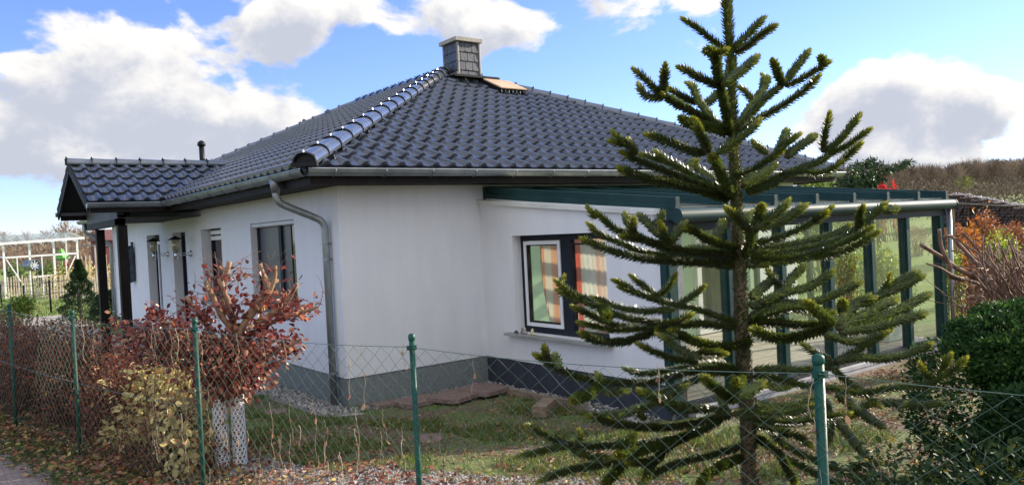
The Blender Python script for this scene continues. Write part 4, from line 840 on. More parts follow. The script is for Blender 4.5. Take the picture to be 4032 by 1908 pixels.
# ------------------------------------------------------------------ conservatory
CX0,CX1,CY=2.095,8.21,-3.35
K=thing('conservatory','green framed glass conservatory with white side wall on a dark plinth','conservatory',(CX0,0,0))
HW=[(-2.44,-.70,.74,2.0)]
def topz(y): return 2.455+.095*y
# side wall (sloping top) as grid with the window hole
m=MB();ysw=[0.0,-.70,-2.44,CY+.03];T=.27
def P_(y,z,d=0): return (CX0+d,y,z)
for a,b in zip(ysw,ysw[1:]):
    if a==-.70: spans=[(lambda y:.37,lambda y:.74),(lambda y:2.0,topz)]
    else: spans=[(lambda y:.37,topz)]
    for lo,hi in spans:
        for d in (0,T): m.add([P_(a,lo(a),d),P_(b,lo(b),d),P_(b,hi(b),d),P_(a,hi(a),d)],[(0,1,2,3)])
y0,y1,z0,z1=HW[0]
for (ya,za),(yb,zb) in (((y0,z0),(y0,z1)),((y1,z1),(y1,z0)),((y0,z1),(y1,z1)),((y1,z0),(y0,z0))):
    m.add([P_(ya,za),P_(yb,zb),P_(yb,zb,T),P_(ya,za,T)],[(0,1,2,3)])
yb=CY+.03;m.add([P_(yb,.37),P_(yb,.37,T),P_(yb,topz(yb),T),P_(yb,topz(yb))],[(0,1,2,3)])
m.add([P_(0,topz(0)),P_(yb,topz(yb)),P_(yb,topz(yb),T),P_(0,topz(0),T)],[(0,1,2,3)])
m.build('wall',M['plaster'],K)
m=MB();m.box(CX0+.01,CX0+T-.01,CY+.04,.01,-.3,.368);m.build('plinth',M['plinth_dark'],K)
# coping
m=MB();V=[]
for y in (-.0,-3.24):
    z=2.51+.092*y
    V+=[(CX0-.05,y,z-.055),(CX0-.05,y,z),(CX0+.06,y,z+.012),(CX0+.06,y,z+.035),(CX0+T+.0,y,z+.035),(CX0+T,y,z-.05),(CX0-.03,y,z-.05)]
m.add(V,[(i,(i+1)%7,7+(i+1)%7,7+i) for i in range(7)]+[(6,5,4,3,2,1,0),tuple(range(7,14))])
m.build('coping',M['cream'],K)
# window
f=CX0+.14;t=.075
m=MB()
for a,b,c,e in ((y0,y0+t,z0,z1),(y1-t,y1,z0,z1),(y0+t,y1-t,z0,z0+t),(y0+t,y1-t,z1-t,z1),(-1.69,-1.50,z0+t,z1-t)): m.box(f,f+.07,a,b,c,e)
wd=m.build('window',M['anth'],K)
m=MB();a,b=-1.50,-.775;w=.045
for q in ((a,a+w,z0+.085,z1-.08),(b-w,b,z0+.085,z1-.08),(a+w,b-w,z0+.085,z0+.085+w),(a+w,b-w,z1-.08-w,z1-.08)): m.box(f-.016,f-.002,*q)
sub('screen_frame',m,M['white'],wd)
m=MB()
for a,b in ((-1.455,-.82),(-2.365,-1.69)):
    w=.02
    for q in ((a,a+w,z0+.13,z1-.12),(b-w,b,z0+.13,z1-.12),(a+w,b-w,z0+.13,z0+.15),(a+w,b-w,z1-.14,z1-.12)): m.box(f+.002,f+.05,*q)
sub('sash',m,M['black'],wd)
m=MB();m.box(f+.03,f+.035,-2.365,-.775,z0+t,z1-t);sub('pane',m,M['glass'],wd)
m=MB();m.box(CX0-.11,f-.002,-2.50,-.56,.705,.737);o=sub('sill',m,simple('grey_stone_sill',(.24,.25,.23),(.40,.40,.37),scale=10,rough=.6,vscale=(1,.3,1)),wd);bev(o,.004)
# pebbles and a figurine on the sill
for i,(y,x,s,c,lab) in enumerate([(-.74,2.06,.045,(.05,.05,.06),'small black and white stone lying first on the window sill'),(-.84,2.09,.05,(.22,.18,.12),'brownish upright stone second on the window sill'),(-.90,2.08,.048,(.30,.30,.28),'grey upright stone third on the window sill'),(-1.08,2.06,.05,(.5,.45,.25),'pale yellow bird shaped stone on the window sill')]):
    m=MB();m.tube([(x,y-s,.737+.012),(x,y-s*.5,.737+s*.38),(x,y,.737+s*.45),(x,y+s*.6,.737+s*.33),(x,y+s,.737+s*.2)],[.004,s*.38,s*.45,s*.33,.004],8)
    if i: m.tube([(x,y,.75),(x+.005,y+.01,.737+s*1.2),(x,y-.005,.737+s*1.7)],[s*.4,s*.42,.006],8)
    m2=simple('sill_stone%d'%i,c,tuple(min(1,v*1.7+.05) for v in c),scale=30,rough=.6)
    tag(m.build('sill_stone',m2,smooth=True,loc=(x,y,.737)),lab,'stone','small stones on the window sill')
# curtains
def curtain(name,y0,y1,edge,label,cols):
    m=MB();ny,nz=60,24;V=[];tt=[]
    for j in range(nz+1):
        z=.76+(2.0-.76)*j/nz
        for i in range(ny+1):
            s=i/ny;y=y0+(y1-y0)*s
            lim=edge(z)
            if y>lim: y=lim
            V.append((2.43+.018*math.sin(i*1.15+.5*math.sin(z*3)),y,z));tt.append(s)
    m.add(V,[(j*(ny+1)+i,j*(ny+1)+i+1,(j+1)*(ny+1)+i+1,(j+1)*(ny+1)+i) for j in range(nz) for i in range(ny)],tt)
    mt,nt,b=newmat(name+'_fabric');at=N(nt,'ShaderNodeAttribute');at.attribute_name='tint'
    r=ramp(nt,at.outputs['Fac'],cols);nt.nodes[r.node.name].color_ramp.interpolation='EASE'
    tr=N(nt,'ShaderNodeBsdfTranslucent');mx=N(nt,'ShaderNodeMixShader');mx.inputs[0].default_value=.55
    nt.links.new(r,b.inputs['Base Color']);nt.links.new(r,tr.inputs[0]);b.inputs['Roughness'].default_value=.8
    nt.links.new(b.outputs[0],mx.inputs[1]);nt.links.new(tr.outputs[0],mx.inputs[2]);nt.links.new(mx.outputs[0],nt.nodes['Material Output'].inputs[0])
    tag(m.build(name,mt,smooth=True,loc=(2.43,(y0+y1)/2,2)),label,'curtain','striped curtains in the side window')
Wh=(.80,.74,.66);Or=(.80,.42,.26);Rd=(.75,.13,.07)
curtain('curtain',-1.36,-.86,lambda z:-.88-.16*max(0,1-((z-.76)/.8))**1.5 if z<1.56 else -.88,'sheer orange and white curtain drawn aside in the left sash',[(0,Or),(.2,(.8,.66,.5)),(.38,Or),(.5,(.78,.46,.3)),(.6,Wh),(.8,(.82,.7,.6)),(.88,Or),(1,Or)])
curtain('curtain',-2.36,-1.38,lambda z:9,'sheer white curtain with a red stripe filling the right sash',[(0,Wh),(.25,(.8,.7,.62)),(.42,(.8,.5,.4)),(.5,Wh),(.62,(.78,.74,.7)),(.70,Wh),(.73,Rd),(.81,Rd),(.84,Wh),(1,Wh)])
# floor + threshold + inner back wall
m=MB();m.box(CX0+T,CX1-.05,CY+.08,-.012,.02,.12);fl=m.build('floor',M['floor'],K)
m=MB()
for k in range(1,9): m.box(CX0+T,CX1-.05,CY+.08+k*.36,CY+.085+k*.36,.1205,.1215)
for k in range(1,10): m.box(CX0+T+k*.6,CX0+T+k*.6+.005,CY+.08,-.012,.1205,.1212)
sub('joint',m,M['bark_dark'],fl)
m=MB();m.box(CX0+T,CX1,-.012,-.004,.12,2.50);m.build('inner_wall',M['greenplaster'],K)
m=MB();m.box(CX0+T,CX1+.02,CY-.07,CY+.06,.06,.10);m.box(CX0+T,CX1+.02,CY-.06,CY+.05,-.1,.06);m.build('threshold',simple('threshold_metal',(.30,.30,.32),(.42,.42,.44),scale=4,rough=.5),K)
# patio doors on the inner wall
for xa,xb in ((6.47,7.47),):
    m=MB();t=.11
    for q in ((xa,xa+t,.14,2.2),(xb-t,xb,.14,2.2),(xa+t,xb-t,.14,.3),(xa+t,xb-t,2.08,2.2)): m.box(q[0],q[1],-.09,-.013,q[2],q[3])
    d_=m.build('door',M['white'],K)
    m=MB();m.box(xa+t,xb-t,-.05,-.04,.3,2.08);sub('pane',m,M['darkglass'],d_)
m=MB()
m=MB();ny=50;V=[(4.75+1.25*i/ny,-.10+.03*math.sin(i*1.3),z) for z in (.16,2.15) for i in range(ny+1)];m.add(V,[(i,i+1,ny+2+i,ny+1+i) for i in range(ny)])
tag(m.build('curtain',simple('brown_curtain_cloth',(.10,.065,.05),(.16,.11,.085),scale=9,rough=.9),smooth=True,loc=(5.4,-.1,2.15)),'dark brown floor length curtain on the back wall of the conservatory','curtain')
# front posts, header
pxs=[2.15,3.10,4.10,5.12,6.14,7.10,8.13]
for i,x in enumerate(pxs):
    m=MB();w=.12 if i in (0,6) else .085
    m.box(x-w/2,x+w/2,CY-.03,CY+.10,.10,2.02);m.box(x-w/2-.02,x-w/2,CY+.0,CY+.05,.10,1.97);m.box(x+w/2,x+w/2+.035,CY+.01,CY+.04,.10,1.97)
    o=m.build('post',M['greenmetal'],K)
m=MB();m.box(CX0-.01,CX1,CY-.04,CY+.11,1.97,2.10);m.box(CX0+T,CX1,CY-.0,CY+.06,.10,.16);m.build('header_beam',M['anth'],K)
m=MB()
for a,b in zip(pxs,pxs[1:]): m.box(a+.08,b-.065,CY+.03,CY+.036,.16,1.97)
m.build('front_glazing',M['dirtyglass'],K)
# right side frame
for y in (-2.25,-1.15,-.08):
    m=MB();m.box(CX1-.12,CX1-.04,y-.04,y+.04,.12,2.30+.1*(y+1.15)*.6+.05);m.build('post',M['greenmetal'],K)
m=MB();m.beam((CX1-.08,CY+.1,2.03),(CX1-.08,-.04,2.33),.09,.1);m.build('side_rail',M['greenmetal'],K)
m=MB()
for a,b in ((CY+.12,-2.29),(-2.21,-1.19),(-1.11,-.12)): m.add([(CX1-.08,a,.14),(CX1-.08,b,.14),(CX1-.08,b,2.03+.09*(b-CY)-.05),(CX1-.08,a,2.03+.09*(a-CY)-.05)],[(0,1,2,3)])
m.build('side_glazing',M['glass'],K)
# roof beams
for k in range(8):
    x=2.19+.8543*k
    m=MB();V=[]
    for y in (-.09,-3.43):
        zt=2.685+.1035*y;V+=[(x-.025,y,zt),(x+.025,y,zt),(x+.025,y,zt-.075),(x+.04,y,zt-.085),(x+.04,y,zt-.15),(x-.04,y,zt-.15),(x-.04,y,zt-.085),(x-.025,y,zt-.075)]
    m.add(V,[(i,(i+1)%8,8+(i+1)%8,8+i) for i in range(8)]+[tuple(range(7,-1,-1)),tuple(range(8,16))])
    rb=m.build('roof_beam',M['greenmetal'],K)
    m=MB();zt=2.685-.1035*3.43;m.box(x-.03,x+.03,-3.445,-3.431,zt-.09,zt+.006);m.box(x-.045,x+.045,-3.45,-3.431,zt-.155,zt-.09);m.tube([(x+.015,-3.452,zt-.03),(x+.015,-3.46,zt-.03)],.007,6)
    sub('end_cap',m,M['greenpipe'],rb)
m=MB();m.box(2.15,8.25,-.088,-.02,2.50,2.69);m.build('wall_beam',M['greenmetal'],K)
for k in range(7):
    xa=2.19+.8543*k+.045;xb=xa+.8543-.09;m=MB();V=[]
    for y in (-.09,-3.42):
        z=2.585+.1035*y;V+=[(xa,y,z),(xb,y,z),(xb,y,z-.012),(xa,y,z-.012)]
    m.add(V,[(0,1,2,3),(7,6,5,4),(0,4,5,1),(1,5,6,2),(2,6,7,3),(3,7,4,0)]);m.build('roof_pane',M['polycarb'],K)
# front gutter: big round profile
m=MB();n=18;V=[]
prof=[(math.cos(a)*.072,math.sin(a)*.072) for a in np.linspace(-.75*PI,.75*PI,14)]
prof=[(.0+p,q) for p,q in prof]+[(-.11,.075),(-.13,.09),(-.13,-.045)]
for x in (2.15,8.28): V+=[(x,-3.47-p,2.137+q) for p,q in prof]
k=len(prof);m.add(V,[(i,(i+1)%k,k+(i+1)%k,k+i) for i in range(k)])
g=m.build('gutter',M['greenpipe'],K,True);g.data.set_sharp_from_angle(angle=math.radians(50)) if hasattr(g.data,'set_sharp_from_angle') else None
for x in (2.135,8.282):
    m=MB()
    V=[(x,-3.47-p*1.1,2.137+q*1.1) for p,q in prof]+[(x+.014,-3.47-p*1.1,2.137+q*1.1) for p,q in prof]
    m.add(V,[tuple(range(k)),tuple(range(2*k-1,k-1,-1))]+[(i,k+i,k+(i+1)%k,(i+1)%k) for i in range(k)])
    sub('end_plate',m,M['greenmetal'],g)
m=MB();m.tube([(8.27,-3.42,2.08),(8.27,-3.42,.05)],.035,12);o=m.build('downpipe',M['zinc_pipe'],K,True)
# things inside
m=MB();m.box(7.35,7.85,-2.9,-2.45,.122,.60);m.box(7.33,7.87,-2.92,-2.43,.60,.64);o=m.build('storage_box',simple('pale_blue_plastic',(.40,.46,.48),(.46,.52,.54),rough=.5),loc=(7.6,-2.7,.12));bev(o,.02);tag(o,'pale blue grey storage box standing inside the right glass corner','storage box')
# ------------------------------------------------------------------ chain link fence by the path
posts=[(-3.61,3.15,1.2),(-3.339,1.097,1.3),(-3.019,-.898,1.3),(-2.544,-3.041,1.3),(-2.052,-5.28,1.3),(-1.462,-7.257,1.3),(-.93,-9.1,1.3)]
FT=1.56
Fn=thing('chain_link_fence','green chain link fence on round green posts along the path','fence',(-2.5,-3.0,.22))
lean=[.0,.0,.0,.0,.0,.0,0]
for i,(x,y,h) in enumerate(posts):
    m=MB();r=(.016,.016,.016,.0162,.0148,.0195,.019)[i]
    m.tube([(x,y,gh(x,y)-.3),(x,y,FT-.035)],r,16)
    p=m.build('post',M['greenpost'] if i>3 else M['greenpost_worn'],Fn,True)
    m=MB();m.tube([(x,y,FT-.035),(x,y,FT-.03),(x,y,FT-.008),(x,y,FT)],[r+.002,r+.004,r+.003,r*.6],16);sub('cap',m,M['greenpost'],p,True)
    m=MB();m.box(x-.012,x+.012,y-r-.012,y-r+.004,FT-.085,FT-.06);m.box(x-r-.012,x-r+.002,y-.012,y+.012,FT-.085,FT-.062);sub('wire_holder',m,M['greenpost'],p)
PP=np.array([(x,y) for x,y,_ in posts]);seg=np.linalg.norm(np.diff(PP,axis=0),axis=1);cum=np.concatenate([[0],np.cumsum(seg)])
def fpt(s,off=-.022):
    i=int(np.clip(np.searchsorted(cum,s)-1,0,len(seg)-1));t=(s-cum[i])/seg[i]
    p=PP[i]+(PP[i+1]-PP[i])*t;sag=4*t*(1-t)*.03
    return p[0]+FN[0]*off,p[1]+FN[1]*off,sag
cell=.047;m=MB();TOP=FT-.07;rows=25;S=cum[-1];CW=.058;nw=int(S/CW)
TRI=np.array([(math.cos(a),math.sin(a)) for a in (PI/2,PI*7/6,-PI/6)])
for k in range(nw):
    s0=k*CW;pts=[]
    for j in range(rows+1):
        z=TOP-j*cell;
        s=s0+(CW if (j%2)^(k%2) else 0)
        x,y,sag=fpt(min(s,S-.001));wob=.003*math.sin(k*.7+j*1.3)
        o_=.0022 if (j%2) else -.0022
        zz=z-sag*(1-j/rows)+wob
        g=gh(x,y)+.0
        if zz<g: break
        pts.append((x+FN[0]*(o_+wob),y+FN[1]*(o_+wob),zz))
    if len(pts)>2:
        P=np.array(pts);r=.00165;n=len(P)
        V=np.concatenate([P+ (FN[0]*a*r,FN[1]*a*r,b*r) for a,b in TRI]) if False else np.stack([P+np.array((FD[0]*a*r,FD[1]*a*r,0))+np.array((FN[0]*b*r,FN[1]*b*r,0)) for a,b in TRI],1).reshape(-1,3)
        m.add(V,[(i*3+a,i*3+(a+1)%3,(i+1)*3+(a+1)%3,(i+1)*3+a) for i in range(n-1) for a in range(3)])
m.build('wire_mesh',M['wire'],Fn,True)
for zz,nm in ((TOP+.003,0),(.92,1)):
    m=MB();pts=[]
    for s in np.arange(0,S if nm==0 else cum[3],.15):
        x,y,sag=fpt(s,-.024);pts.append((x,y,zz-(sag if nm==0 else sag*.3)))
    m.tube(pts,.0019,5,False);m.build('tension_wire',M['wire'],Fn,True)
# dry bindweed hanging in the mesh
m=MB();lv=[]
for k in range(110):
    s=random.choice([random.uniform(4.2,8.8),random.uniform(5.5,8.6),random.uniform(7.5,12)]);z=random.uniform(.45,1.15) if random.random()<.8 else TOP
    pts=[];a=random.uniform(0,6);n=random.randint(6,22);x0=s
    for j in range(n):
        x,y,_=fpt(min(max(x0,0),S-.01),-.03-.006*math.sin(a+j*.5));pts.append((x,y,z))
        x0+=.0022*math.sin(a+j*.4)+random.uniform(-.003,.004);z-=random.uniform(.008,.03)*(1 if random.random()<.85 else -.5)
        if z<gh(x,y)+.02: break
    if len(pts)>3: m.tube(catmull(pts,.012),.0011 if random.random()<.85 else .0022,4,False);lv.append(pts[len(pts)//2]);lv.append(pts[-1])
struct(m.build('dry_bindweed',M['dryvine'],smooth=True),'stuff','dry tan bindweed stems tangled in the fence mesh')
n=len(lv);m=MB();m.inst(LEAF_V,LEAF_F,rotmats(np.column_stack([RNG.normal(0,.5,(n,2)),-np.ones(n)]))*RNG.uniform(.02,.045,n)[:,None,None],np.array(lv),RNG.uniform(0,.7,n))
struct(m.build('dry_bindweed_leaves',M['litter']),'stuff','curled dry leaves hanging in the fence mesh')

# ------------------------------------------------------------------ monkey puzzle
SP_V=np.array([(0,.20,0),(0,-.20,0),(.45,.19,.03),(.45,-.19,.03),(.45,0,-.05),(1,0,.05)]);SP_F=[(0,4,2),(0,1,4),(1,3,4),(2,4,5),(4,3,5)]
def spiny(m_ax,m_lf,pts,r0,r1,leaf,dens,alpha=52,tip=True,tb=.42,axt=.3):
    P=catmull(pts,.012);n=len(P)
    if n<3: return
    seg=np.linalg.norm(np.diff(P,axis=0),axis=1);cum_=np.concatenate([[0],np.cumsum(seg)]);L=cum_[-1]
    R_=np.interp(cum_,[0,L],[r0,r1]);m_ax.tube(P[::2] if n>8 else P,R_[::2] if n>8 else R_,6,True,axt)
    k=int(L*dens)
    if k<2: return
    s=np.sort(RNG.uniform(0,L,k)) if False else (np.arange(k)+.5)/k*L
    C=np.stack([np.interp(s,cum_,P[:,i]) for i in range(3)],1)
    T_=np.gradient(P,axis=0);T_/=np.linalg.norm(T_,axis=1)[:,None];T_=np.stack([np.interp(s,cum_,T_[:,i]) for i in range(3)],1);T_/=np.linalg.norm(T_,axis=1)[:,None]
    ref=np.tile((.13,.21,.97),(k,1));A=np.cross(T_,ref);A/=np.linalg.norm(A,axis=1)[:,None]+1e-9;B=np.cross(T_,A)
    ph=np.arange(k)*2.39996+RNG.uniform(0,6)+RNG.normal(0,.12,k)
    Nr=np.cos(ph)[:,None]*A+np.sin(ph)[:,None]*B
    al=np.radians(alpha+RNG.normal(0,6,k));lt=np.ones(k)
    if tip:
        e=np.clip((L-s)/.045,0,1);al=al*(.18+.82*e);lt=.75+.25*e
        e2=np.clip((L-s)/.10,0,1)
    else: e2=np.ones(k)
    D=np.cos(al)[:,None]*T_+np.sin(al)[:,None]*Nr
    U=np.sin(al)[:,None]*T_-np.cos(al)[:,None]*Nr # inner face looks toward the shoot tip
    sc=leaf*lt*RNG.uniform(.85,1.12,k)
    Rm=rotmats(D,n=U)*np.stack([sc,sc*1.05,sc],1)[:,None,:]
    rr=np.interp(s,[0,L],[r0,r1])
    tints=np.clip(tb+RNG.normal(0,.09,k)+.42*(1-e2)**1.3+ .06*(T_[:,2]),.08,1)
    m_lf.inst(SP_V,SP_F,Rm,C+Nr*rr[:,None]*.8,tints)
MPt=thing('monkey_puzzle_tree','tall monkey puzzle tree with spiny dark green whorls behind the fence','tree',(-.3,-6.05,.2))
ma,ml=MB(),MB()
tp=[p for p in TRUNK]
P=catmull(tp[::-1],.05);n=len(P);ma.tube(P,np.interp(np.linspace(0,1,n),[0,.5,.8,1],[.052,.036,.022,.018]),12,True,.3)
tr=ma.build('trunk',M['mp_bark'],MPt,True)
ma=MB()
zz=[p[2] for p in tp]
lo=[p for p in tp if p[2]<1.5][::-1];hi=[p for p in tp if p[2]>=1.4][::-1];mid=[p for p in tp if 1.4<=p[2]<=2.4][::-1];top=[p for p in tp if p[2]>=2.3][::-1]
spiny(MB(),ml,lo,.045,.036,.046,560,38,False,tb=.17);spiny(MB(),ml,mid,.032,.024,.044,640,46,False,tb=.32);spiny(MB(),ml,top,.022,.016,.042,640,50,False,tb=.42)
sub('trunk_leaves',ml,M['mp_leaf'],tr)
for w in WHORLS:
    ma,ml=MB(),MB()
    for b in w:
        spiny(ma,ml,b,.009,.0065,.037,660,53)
    o=ml.build('branch_whorl',M['mp_leaf'],MPt)
    sub('branch_wood',ma,M['mp_bark'],o,True)
# ------------------------------------------------------------------ generic foliage
def ell_pts(n,c,r,shell=.5,flat=None):
    d=RNG.normal(size=(n,3));d/=np.linalg.norm(d,axis=1)[:,None]
    q=RNG.uniform(shell,1,n)**.6
    bump=1+.16*np.sin(d[:,0]*5+c[0]*3)*np.sin(d[:,1]*4.3+c[1])+.10*np.sin(d[:,2]*9+d[:,0]*7)
    return np.array(c)+d*q[:,None]*np.array(r)*bump[:,None],d
def foliage(name,mat,parent,clumps,n,s0,s1,shell=.3,droop=.3,tint=(.5,.25),gaps=0,leaf=None,zmin=None):
    tot=sum(c[3] if len(c)>3 else 1 for c in clumps);m=MB()
    for c in clumps:
        w=c[3] if len(c)>3 else 1;k=int(n*w/tot)
        P,d=ell_pts(k,c[0],c[1],shell)
        if gaps:
            f=np.sin(P[:,0]*9/c[1][0]*.3+P[:,2]*7)*np.sin(P[:,1]*8+P[:,2]*5)+.5*np.sin(P[:,0]*17);keep=f>-1+gaps;P=P[keep];d=d[keep];k=len(P)
        if zmin is not None: kk=P[:,2]>zmin;P=P[kk];d=d[kk];k=len(P)
        dr=d+RNG.normal(0,.7,(k,3));dr[:,2]-=droop
        s=RNG.uniform(s0,s1,k)
        up_=d+RNG.normal(0,.6,(k,3))
        m.inst(LV4 if leaf is None else leaf[0],LF4 if leaf is None else leaf[1],rotmats(dr,n=up_)*s[:,None,None],P,np.clip(RNG.normal(tint[0]+(c[2] if len(c)>2 else 0),tint[1],k),0,1))
    return m.build(name,M[mat],parent) if parent is not None else m
def twig(m,p,q,r0,r1,bend=.12,n=6,sides=5):
    p=np.array(p,float);q=np.array(q,float);L=np.linalg.norm(q-p);k=RNG.normal(0,bend*L,3);t=np.linspace(0,1,n)[:,None]
    P=p+(q-p)*t+k*(t*(1-t))*2+RNG.normal(0,L*.012,(n,3))*np.sin(t*PI);m.tube(P,np.linspace(r0,r1,n),sides,True);return P
bushL=(LEAF_V,LEAF_F)
# copper beech, pollarded
bx,by=-2.082,-2.205;bz0=gh(bx,by)
T1=thing('copper_beech','small pollarded beech with copper red leaves and cut stubs inside the fence','tree',(bx,by,bz0))
CF=np.array((.602,.798,0));CR=np.array((.797,-.602,0))
def bp_(r,u,f): return np.array((bx,by,0))+CR*r+CF*f+np.array((0,0,u))
m=MB()
m.tube([bp_(-.075,bz0-.1,0),bp_(-.08,.5,0),bp_(-.085,.75,0)],[.05,.047,.034],10);m.tube([bp_(.06,bz0-.1,.03),bp_(.055,.5,.02),bp_(.05,.8,0)],[.048,.046,.036],10)
m.tube([bp_(-.085,.7,0),bp_(-.10,.95,.02),bp_(-.02,1.15,.02)],[.032,.036,.04],8);m.tube([bp_(.05,.75,0),bp_(.09,.95,.0),bp_(.12,1.12,0),bp_(.1,1.3,.02)],[.036,.05,.048,.04],8)
m.tube([bp_(.0,.8,.01),bp_(-.03,.95,.01),bp_(-.08,1.1,.02)],[.04,.05,.035],8)
tr=m.build('trunk',M['bark_red'],T1,True)
stubs=[((.10,1.25,.02),(.05,1.55,.0),(-.03,1.80,.02),.036,.028),((.10,1.3,0),(.22,1.50,0),(.33,1.62,.0),.042,.03),((.12,1.35,.0),(.02,1.45,-.05),(-.12,1.78,-.05),.036,.026),
((-.02,1.2,0),(-.18,1.42,.05),(-.33,1.66,.05),.03,.022),((-.0,1.2,0),(-.3,1.35,-.05),(-.52,1.46,-.1),.026,.016),((.2,1.45,0),(.36,1.66,.02),(.31,1.9,.02),.034,.026),((.25,1.4,0),(.5,1.55,0),(.62,1.72,.02),.03,.022),
((.15,1.3,.1),(.42,1.42,.15),(.74,1.5,.2),.026,.014),((-.1,1.1,.05),(-.42,1.2,.1),(-.75,1.32,.1),.022,.01),((.05,1.4,.1),(-.05,1.62,.12),(.02,1.93,.14),.03,.024),((.1,1.1,-.1),(.4,1.15,-.1),(.68,1.28,-.15),.022,.012),((-.05,1.1,-.1),(-.3,1.15,-.2),(-.55,1.25,-.3),.022,.012),((-.3,1.25,0),(-.6,1.3,0),(-.88,1.42,0),.012,.006),((-.3,1.2,.1),(-.65,1.18,.1),(-.86,1.12,.1),.012,.005),((.28,1.5,.0),(.42,1.72,.0),(.45,1.88,0),.03,.02)]
ends=[]
for a,b,c,r0,r1 in stubs:
    m=MB();P=catmull([bp_(*a),bp_(*b),bp_(*c)],.04);k=len(P);rr=.8*np.linspace(r0,r1,k)*(1+.12*np.sin(np.arange(k)*1.7));m.tube(P,rr,8);m.build('branch',M['bark_red'],T1,True);ends+=list(P[k//3:])
m=MB();tw=[]
for k in range(150):
    s=ends[RNG.integers(len(ends))] if k%4 else bp_(.02+RNG.normal(0,.08),1.15,0)
    d=RNG.normal(0,1,3);d[2]=abs(d[2])*.55+(.25 if k%3 else -.3);d/=np.linalg.norm(d);q=s+d*RNG.uniform(.14,.36)*np.array((1.25,1.25,1))
    tw.append(twig(m,s,q,.0038,.0014,.2,7,4))
for a in ((-.10,2.0),(.02,2.12),(-.16,2.06),(.05,1.95),(-.05,2.02),(.2,2.0),(.46,2.0),(.55,1.95)): tw.append(twig(m,bp_(a[0]*.6,1.7,0),bp_(a[0],a[1],0),.004,.0015,.1,7,4))
m.build('twigs',M['bark_brown'],T1,True)
TW=np.concatenate(tw);n=3000
base=TW[RNG.integers(len(TW),size=n)]+RNG.normal(0,.035,(n,3))
k=700;P,d=ell_pts(k,bp_(.03,.98,0),(.30,.30,.22),.1);base=np.concatenate([base,P]);n=len(base)
k=360;P,d=ell_pts(k,bp_(-.5,1.30,0),(.40,.36,.22),.1);base=np.concatenate([base,P]);n=len(base)
# denser low skirt of leaves
k=850;P,d=ell_pts(k,bp_(.02,1.15,0),(.52,.52,.30),.2);base=np.concatenate([base,P]);n=len(base)
rel=base-bp_(0,1.3,0);keep=(rel@CR<.72)&(rel@CR>-.98)&(base[:,2]<1.62+.35*RNG.uniform(size=n)**3)&(base[:,2]>.78);base=base[keep];n=len(base)
d=(base-bp_(0,1.1,0));d/=np.linalg.norm(d,axis=1)[:,None];dr=d+RNG.normal(0,.7,(n,3));dr[:,2]-=.35
m=MB();m.inst(LEAF_V*np.array((1,1.15,1.5)),LEAF_F,rotmats(dr,n=d+RNG.normal(0,.7,(n,3)))*RNG.uniform(.035,.068,n)[:,None,None],base,np.clip(RNG.normal(.5,.25,n),0,1));m.build('leaves',M['red_leaf'],T1)
# perforated trunk guards
for r_,y_,lab in ((-.08,0,'white perforated plastic guard on the left beech stem'),(.06,.02,'white perforated plastic guard on the right beech stem')):
    z0=bz0;z1=.80 if r_<0 else .82
    bm=bmesh.new();nA,nZ=16,0
    c=bp_(r_,0,y_);R_=.060 if r_<0 else .057
    # hexagonal lattice of round holes: each cell is a ring quad strip
    rows=18;cols=10;hz=(z1-z0)/rows;ha=2*PI/cols;m=MB();kk=8
    for i in range(rows):
        for j in range(cols):
            ca=(j+.5*(i%2))*ha;cz=z0+(i+.5)*hz;V=[]
            for q in range(kk):
                a=q*2*PI/kk+PI/8
                # outer boundary: square of the cell
                ux,uz=math.cos(a),math.sin(a);mxx=max(abs(ux),abs(uz));ox,oz=ux/mxx*.5,uz/mxx*.5
                V.append((ca+ox*ha,cz+oz*hz));
            for q in range(kk):
                a=q*2*PI/kk+PI/8;V.append((ca+math.cos(a)*.0125/R_,cz+math.sin(a)*.0125))
            V3=[(c[0]+R_*math.cos(a),c[1]+R_*math.sin(a),z) for a,z in V]
            F=[(q,(q+1)%kk,kk+(q+1)%kk,kk+q) for q in range(kk)]
            m.add(V3,F)
    o=m.build('trunk_guard',simple('white_guard_plastic',(.72,.76,.80),(.80,.83,.86),rough=.4),smooth=False,loc=(c[0],c[1],z0));s_=o.modifiers.new('solid','SOLIDIFY');s_.thickness=.002
    tag(o,lab,'trunk guard','perforated guards around the beech stems')
# russet hedge along the fence, yellow shrub
def shrub(name,label,cat,loc,clumps,mat,n,s0,s1,group=None,shell=.3,tint=(.5,.25),twn=40,twmat='bark_brown',droop=.3,stem=(.012,.003),gaps=0,leaf=None,twr=1.0):
    z=gh(loc[0],loc[1]);t=thing(name,label,cat,(loc[0],loc[1],z),group)
    foliage('foliage',mat,t,clumps,n,s0,s1,shell,droop,tint,gaps,leaf,z+.01)
    m=MB()
    for k in range(twn):
        c=clumps[RNG.integers(len(clumps))];d=RNG.normal(size=3);d/=np.linalg.norm(d);q=np.array(c[0])+d*np.array(c[1])*RNG.uniform(.6,1.0)*twr
        if q[2]<z: q[2]=z+.1
        p=np.array((loc[0]+RNG.normal(0,.08)+(q[0]-loc[0])*.35,loc[1]+RNG.normal(0,.08)+(q[1]-loc[1])*.35,z-.05));twig(m,p,q,stem[0],stem[1],.1,6,5)
    m.build('stems',M[twmat],t,True);return t
def fcol(s,off): # point behind the fence line
    p=FA+FD*s;return p[0]+FN[0]*off,p[1]+FN[1]*off
hd=[]
